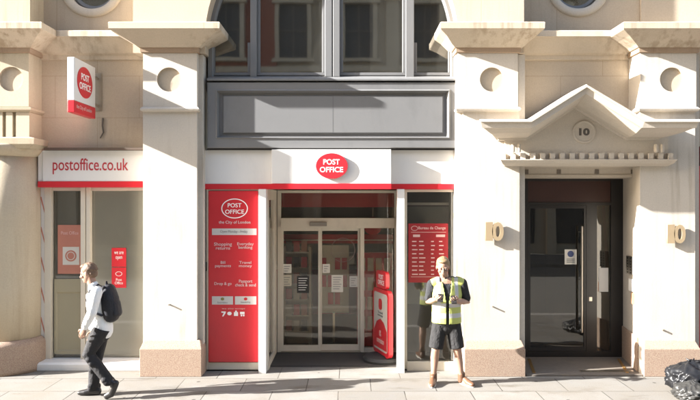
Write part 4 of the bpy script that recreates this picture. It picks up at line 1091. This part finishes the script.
def torso(e, zb, bm):
    c = lambda z, y=0: Vector((bxm, DM + y, z))
    tube(bm, [c(1.395, .02), c(1.34, .02), c(1.22, .005), c(1.05, 0), c(.92, -.005), c(zb, -.005)], [(.10 + e, .07 + e), (.185 + e, .10 + e), (.185 + e, .125 + e), (.168 + e, .125 + e), (.172 + e, .125 + e), (.175 + e, .125 + e)], 24)
bm = BM(); torso(.008, .86, bm)
for s, e in ((ls, le), (rs, re)): tube(bm, [s + Vector((0, 0, .01)), s.lerp(e, .4), s.lerp(e, .78)], [.072, .068, .066], 14)
tube(bm, [ls + Vector((.02, 0, .022)), Vector((bxm - .09, DM + .015, 1.40)), Vector((bxm - .02, DM + .02, 1.425)), Vector((bxm + .07, DM + .015, 1.40)), rs + Vector((-.02, 0, .022))], [.062, .066, .074, .066, .062], 14)
fuse('tee_shirt', bm, M['tee'], MA, .008, 5)
bm = BM(); torso(.026, .86, bm)
for s, sg in ((ls, -1), (rs, 1)): tube(bm, [s + Vector((-sg * .015, .0, .018)), s + Vector((-sg * .10, .0, .045))], [(.068, .072), (.075, .072)], 16)
ve = fuse('vest', bm, M['vest'], MA, .008, 5, cut=lambda c: (abs(c.x - bxm + .005) < .022 + max(0, c.z - 1.15) * .16 and c.y < DM) or c.z > 1.455 or (c.z > 1.40 and abs(c.x - bxm + .02) < .075) or c.z < .845, solid=.006)
bm = BM(); tube(bm, [Vector((bxm, DM, .93)), Vector((bxm, DM, .84)), Vector((bxm, DM, .79))], [(.172, .125), (.178, .13), (.16, .115)], 22)
for h, k in ((Vector((bxm - .088, DM, .84)), lk), (Vector((bxm + .088, DM, .84)), rk)): tube(bm, [h, h.lerp(k, .5), h.lerp(k, .93) + Vector((0, 0, 0))], [.105, .102, .098], 18, round_ends=False)
fuse('shorts', bm, M['shorts'], MA, .008, 4)
for a, o_ in ((la, Vector((-.045, -.19, 0))), (ra, Vector((.12, -.16, 0)))):
    bm = BM(); g = Vector((a.x, a.y, 0)); hl = g + Vector((-.0, .055, 0)); shoe(bm, hl, g + o_, .047, .085)
    tube(bm, [g + Vector((0, .01, .05)), g + Vector((0, .005, .135))], [.05, .05], 14); b_ = fuse('boot', bm, M['shoe'], MA, .006, 3)
    bm = BM(); rings(bm, [[tuple(p_ + Vector((0, 0, z))) for p_ in [hl.lerp(g + o_, .5) + (g + o_ - hl) * .60 * math.cos(q) + (g + o_ - hl).cross(Vector((0, 0, 1))).normalized() * .050 * math.sin(q) for q in [2 * PI * i / 20 for i in range(20)]]] for z in (.002, .024)]); obj('sole', bm, M['sole'], b_)
ph = thing('phone', 'black phone in the right hand of the man in the yellow vest', 'phone', tuple(lw + Vector((.05, -.08, .03))))
c = lw + Vector((.055, -.085, .035)); rt = Matrix.Rotation(math.radians(-55), 4, 'X') @ Matrix.Rotation(.2, 4, 'Y')
bm = BM(); box(bm, -.038, .038, -.005, .005, -.075, .075); bm.transform(Matrix.Translation(c) @ rt); obj('case', bm, M['black'], ph, bevel=.004)
bm = BM(); box(bm, -.034, .034, .0051, .006, -.068, .068); bm.transform(Matrix.Translation(c) @ rt); obj('screen', bm, plain('dark_screen', (.02, .022, .026), .1), ph)
c = rw + Vector((-.045, -.085, .03))
sc_ = thing('handheld_scanner', 'small black handheld scanner in the left hand of the man in the yellow vest', 'scanner', tuple(c))
bm = BM(); box(bm, -.034, .034, -.012, .012, -.07, .07); bm.transform(Matrix.Translation(c) @ Matrix.Rotation(math.radians(-55), 4, 'X')); obj('case', bm, M['black'], sc_, bevel=.006)
bm = BM(); box(bm, -.028, .028, .0121, .014, -.01, .06); bm.transform(Matrix.Translation(c) @ Matrix.Rotation(math.radians(-55), 4, 'X')); obj('screen', bm, plain('grey_screen', (.05, .06, .07), .1), sc_)

# ---- man walking left with a backpack
DM2 = 8.0
def R_(px, py, dy=0.0): d = DM2 + dy; return Vector((X(px, d), d, Z(py, d)))
WA = thing('person', 'man in white shirt and dark trousers walking left with a backpack', 'person', (X(97, DM2), DM2, 0))
hc = R_(88.5, 273, .0); hf = Vector((-1, .10, -.22))
bm = BM()
P, rot = head(bm, hc, hf, 1.04)
nb = R_(94, 289, .0)
tube(bm, [hc + Vector((.02, 0, -.05)), nb + Vector((-.01, 0, .03)), nb + Vector((.01, 0, -.05))], [.055, .056, .075], 14)
t1, t2, t3, t4 = R_(96, 292), R_(97.5, 304), R_(100, 317), R_(102, 327)
tube(bm, [t1, t2, t3, t4], [(.075, .15), (.09, .14), (.08, .12), (.08, .12)], 20)
ns, ne, nw = R_(96.5, 292, -.20), R_(92, 312.5, -.25), R_(84.5, 328, -.24)
fs_, fe, fw = R_(96, 292, .20), R_(101, 313, .25), R_(94, 330, .22)
for s, e, wv in ((ns, ne, nw), (fs_, fe, fw)): tube(bm, [s, s.lerp(e, .5), e, e.lerp(wv, .4), wv], [.055, .05, .043, .042, .029], 14)
hand(bm, nw, (nw - ne).normalized() + Vector((-.1, 0, -.5)), Vector((.1, 1, 0)), -1, .6); hand(bm, fw, (fw - fe).normalized() + Vector((-.1, 0, -.5)), Vector((0, -1, 0)), 1, .6)
nh, fh = R_(101.5, 328, -.085), R_(101.5, 328, .085)
nk, na = R_(88.5, 354.5, -.10), R_(110, 382.5, -.09)
fk, fa2 = R_(95.5, 361, .08), R_(93.5, 391, .08); fa2.z = .085
for h, k, a in ((nh, nk, na), (fh, fk, fa2)): tube(bm, [h, h.lerp(k, .5), k, k.lerp(a, .3), a], [.07, .065, .05, .05, .034], 14)
fuse('body', bm, M['skin'], WA, .0045, 3)
eyes(P, 1.04, WA); hair(P, rot, 1.04, M['hair_brown'], WA)
bm = BM(); e = .014
tube(bm, [nb + Vector((.0, 0, .0)), t1, t2, t3, t4 + Vector((0, 0, .0)), t4 + Vector((.005, 0, -.05))], [(.068, .075), (.105, .185), (.128, .172), (.124, .162), (.128, .17), (.124, .166)], 24)
for s, ee, wv in ((ns, ne, nw), (fs_, fe, fw)): tube(bm, [s, s.lerp(ee, .5), ee, ee.lerp(wv, .5), ee.lerp(wv, .93)], [.073, .066, .058, .055, .043], 14)
for k in range(5): tube(bm, [t3 + Vector((-.11, -.05 + .03 * k, -.02)), t4 + Vector((-.112, -.08 + .045 * k, -.0))], [.018, .026], 8)
fuse('shirt', bm, M['shirt'], WA, .007, 4)
bm = BM(); tube(bm, [nb + Vector((-.005, 0, .045)), nb + Vector((0, 0, .01))], [(.064, .066), (.074, .08)], 18); fuse('collar', bm, M['shirt'], WA, .006, 2)
bm = BM(); tube(bm, [t4 + Vector((0, 0, .05)), t4 + Vector((0, 0, -.02)), t4 + Vector((.0, 0, -.09))], [(.112, .152), (.12, .158), (.105, .15)], 22)
for h, k, a in ((nh, nk, na), (fh, fk, fa2)):
    tube(bm, [h, h.lerp(k, .5), k, k.lerp(a, .4), k.lerp(a, .96)], [.108, .096, .080, .074, .066], 16, round_ends=False)
    sd = (a - k).normalized()
    for q in (.15, .28, .88, .96): tube(bm, [k.lerp(a, q) + Vector((-.012, -.05, .0)), k.lerp(a, q) + Vector((.03, .04, -.02))], [.046, .046], 8)
fuse('trousers', bm, M['trousers'], WA, .007, 4)
bm = BM(); tube(bm, [t4 + Vector((0, 0, .035)), t4 + Vector((0, 0, .0))], [(.121, .160), (.123, .162)], 24, round_ends=False); obj('belt', bm, M['shoe_black'], WA, smooth=True)
# shoes: flat foot under the far leg, toe-off for the near one
bm = BM(); g = Vector((fa2.x, fa2.y, 0)); shoe(bm, g + Vector((.065, 0, 0)), g + Vector((-.17, -.015, 0)), .046, .085); tube(bm, [g + Vector((.02, 0, .05)), g + Vector((.01, 0, .11))], [.042, .042], 12); fuse('shoe', bm, M['shoe_black'], WA, .006, 3)
bm = BM(); toe = Vector((na.x - .005, na.y - .01, .02)); heel = na + Vector((.075, 0, -.005))
tube(bm, [heel, heel.lerp(toe, .4), heel.lerp(toe, .75), toe + Vector((-.045, 0, .012))], [(.040, .036), (.045, .040), (.046, .034), (.036, .022)], 14)
tube(bm, [na + Vector((.01, 0, .02)), heel.lerp(toe, .25)], [.040, .042], 12); fuse('shoe', bm, M['shoe_black'], WA, .006, 3)
BP = thing('backpack', 'black backpack worn on the back of the man in the white shirt', 'backpack', tuple(R_(109, 318)))
bm = BM(); b0, b1 = R_(109, 289.5), R_(111.5, 314.5)
ax = (b1 - b0)
tube(bm, [b0, b0.lerp(b1, .35), b0.lerp(b1, .75), b1], [(.075, .125), (.105, .15), (.115, .155), (.10, .145)], 22)
fuse('bag', bm, M['pack'], BP, .008, 5)
bm = BM(); tube(bm, [R_(116, 303), R_(117, 313)], [(.045, .11), (.055, .12)], 18); fuse('pocket', bm, M['pack'], BP, .007, 4)
for sg in (-1, 1):
    bm = BM(); y = sg * .105
    pts = [R_(104, 287, y), R_(98, 284.5, y), R_(90.5, 290, y * 1.05), R_(87, 300, y * 1.15), R_(91, 311, y * 1.5), R_(102, 315.5, y * 1.5)]
    tube(bm, pts, [(.014, .03)] * 6, 10); fuse('strap', bm, M['pack'], BP, .006, 3)
bm = BM(); tube(bm, [b0 + Vector((-.03, -.03, .055)), b0 + Vector((-.03, 0, .10)), b0 + Vector((-.03, .03, .055))], [.010] * 3, 8); obj('grab_handle', bm, M['pack'], BP, smooth=True)
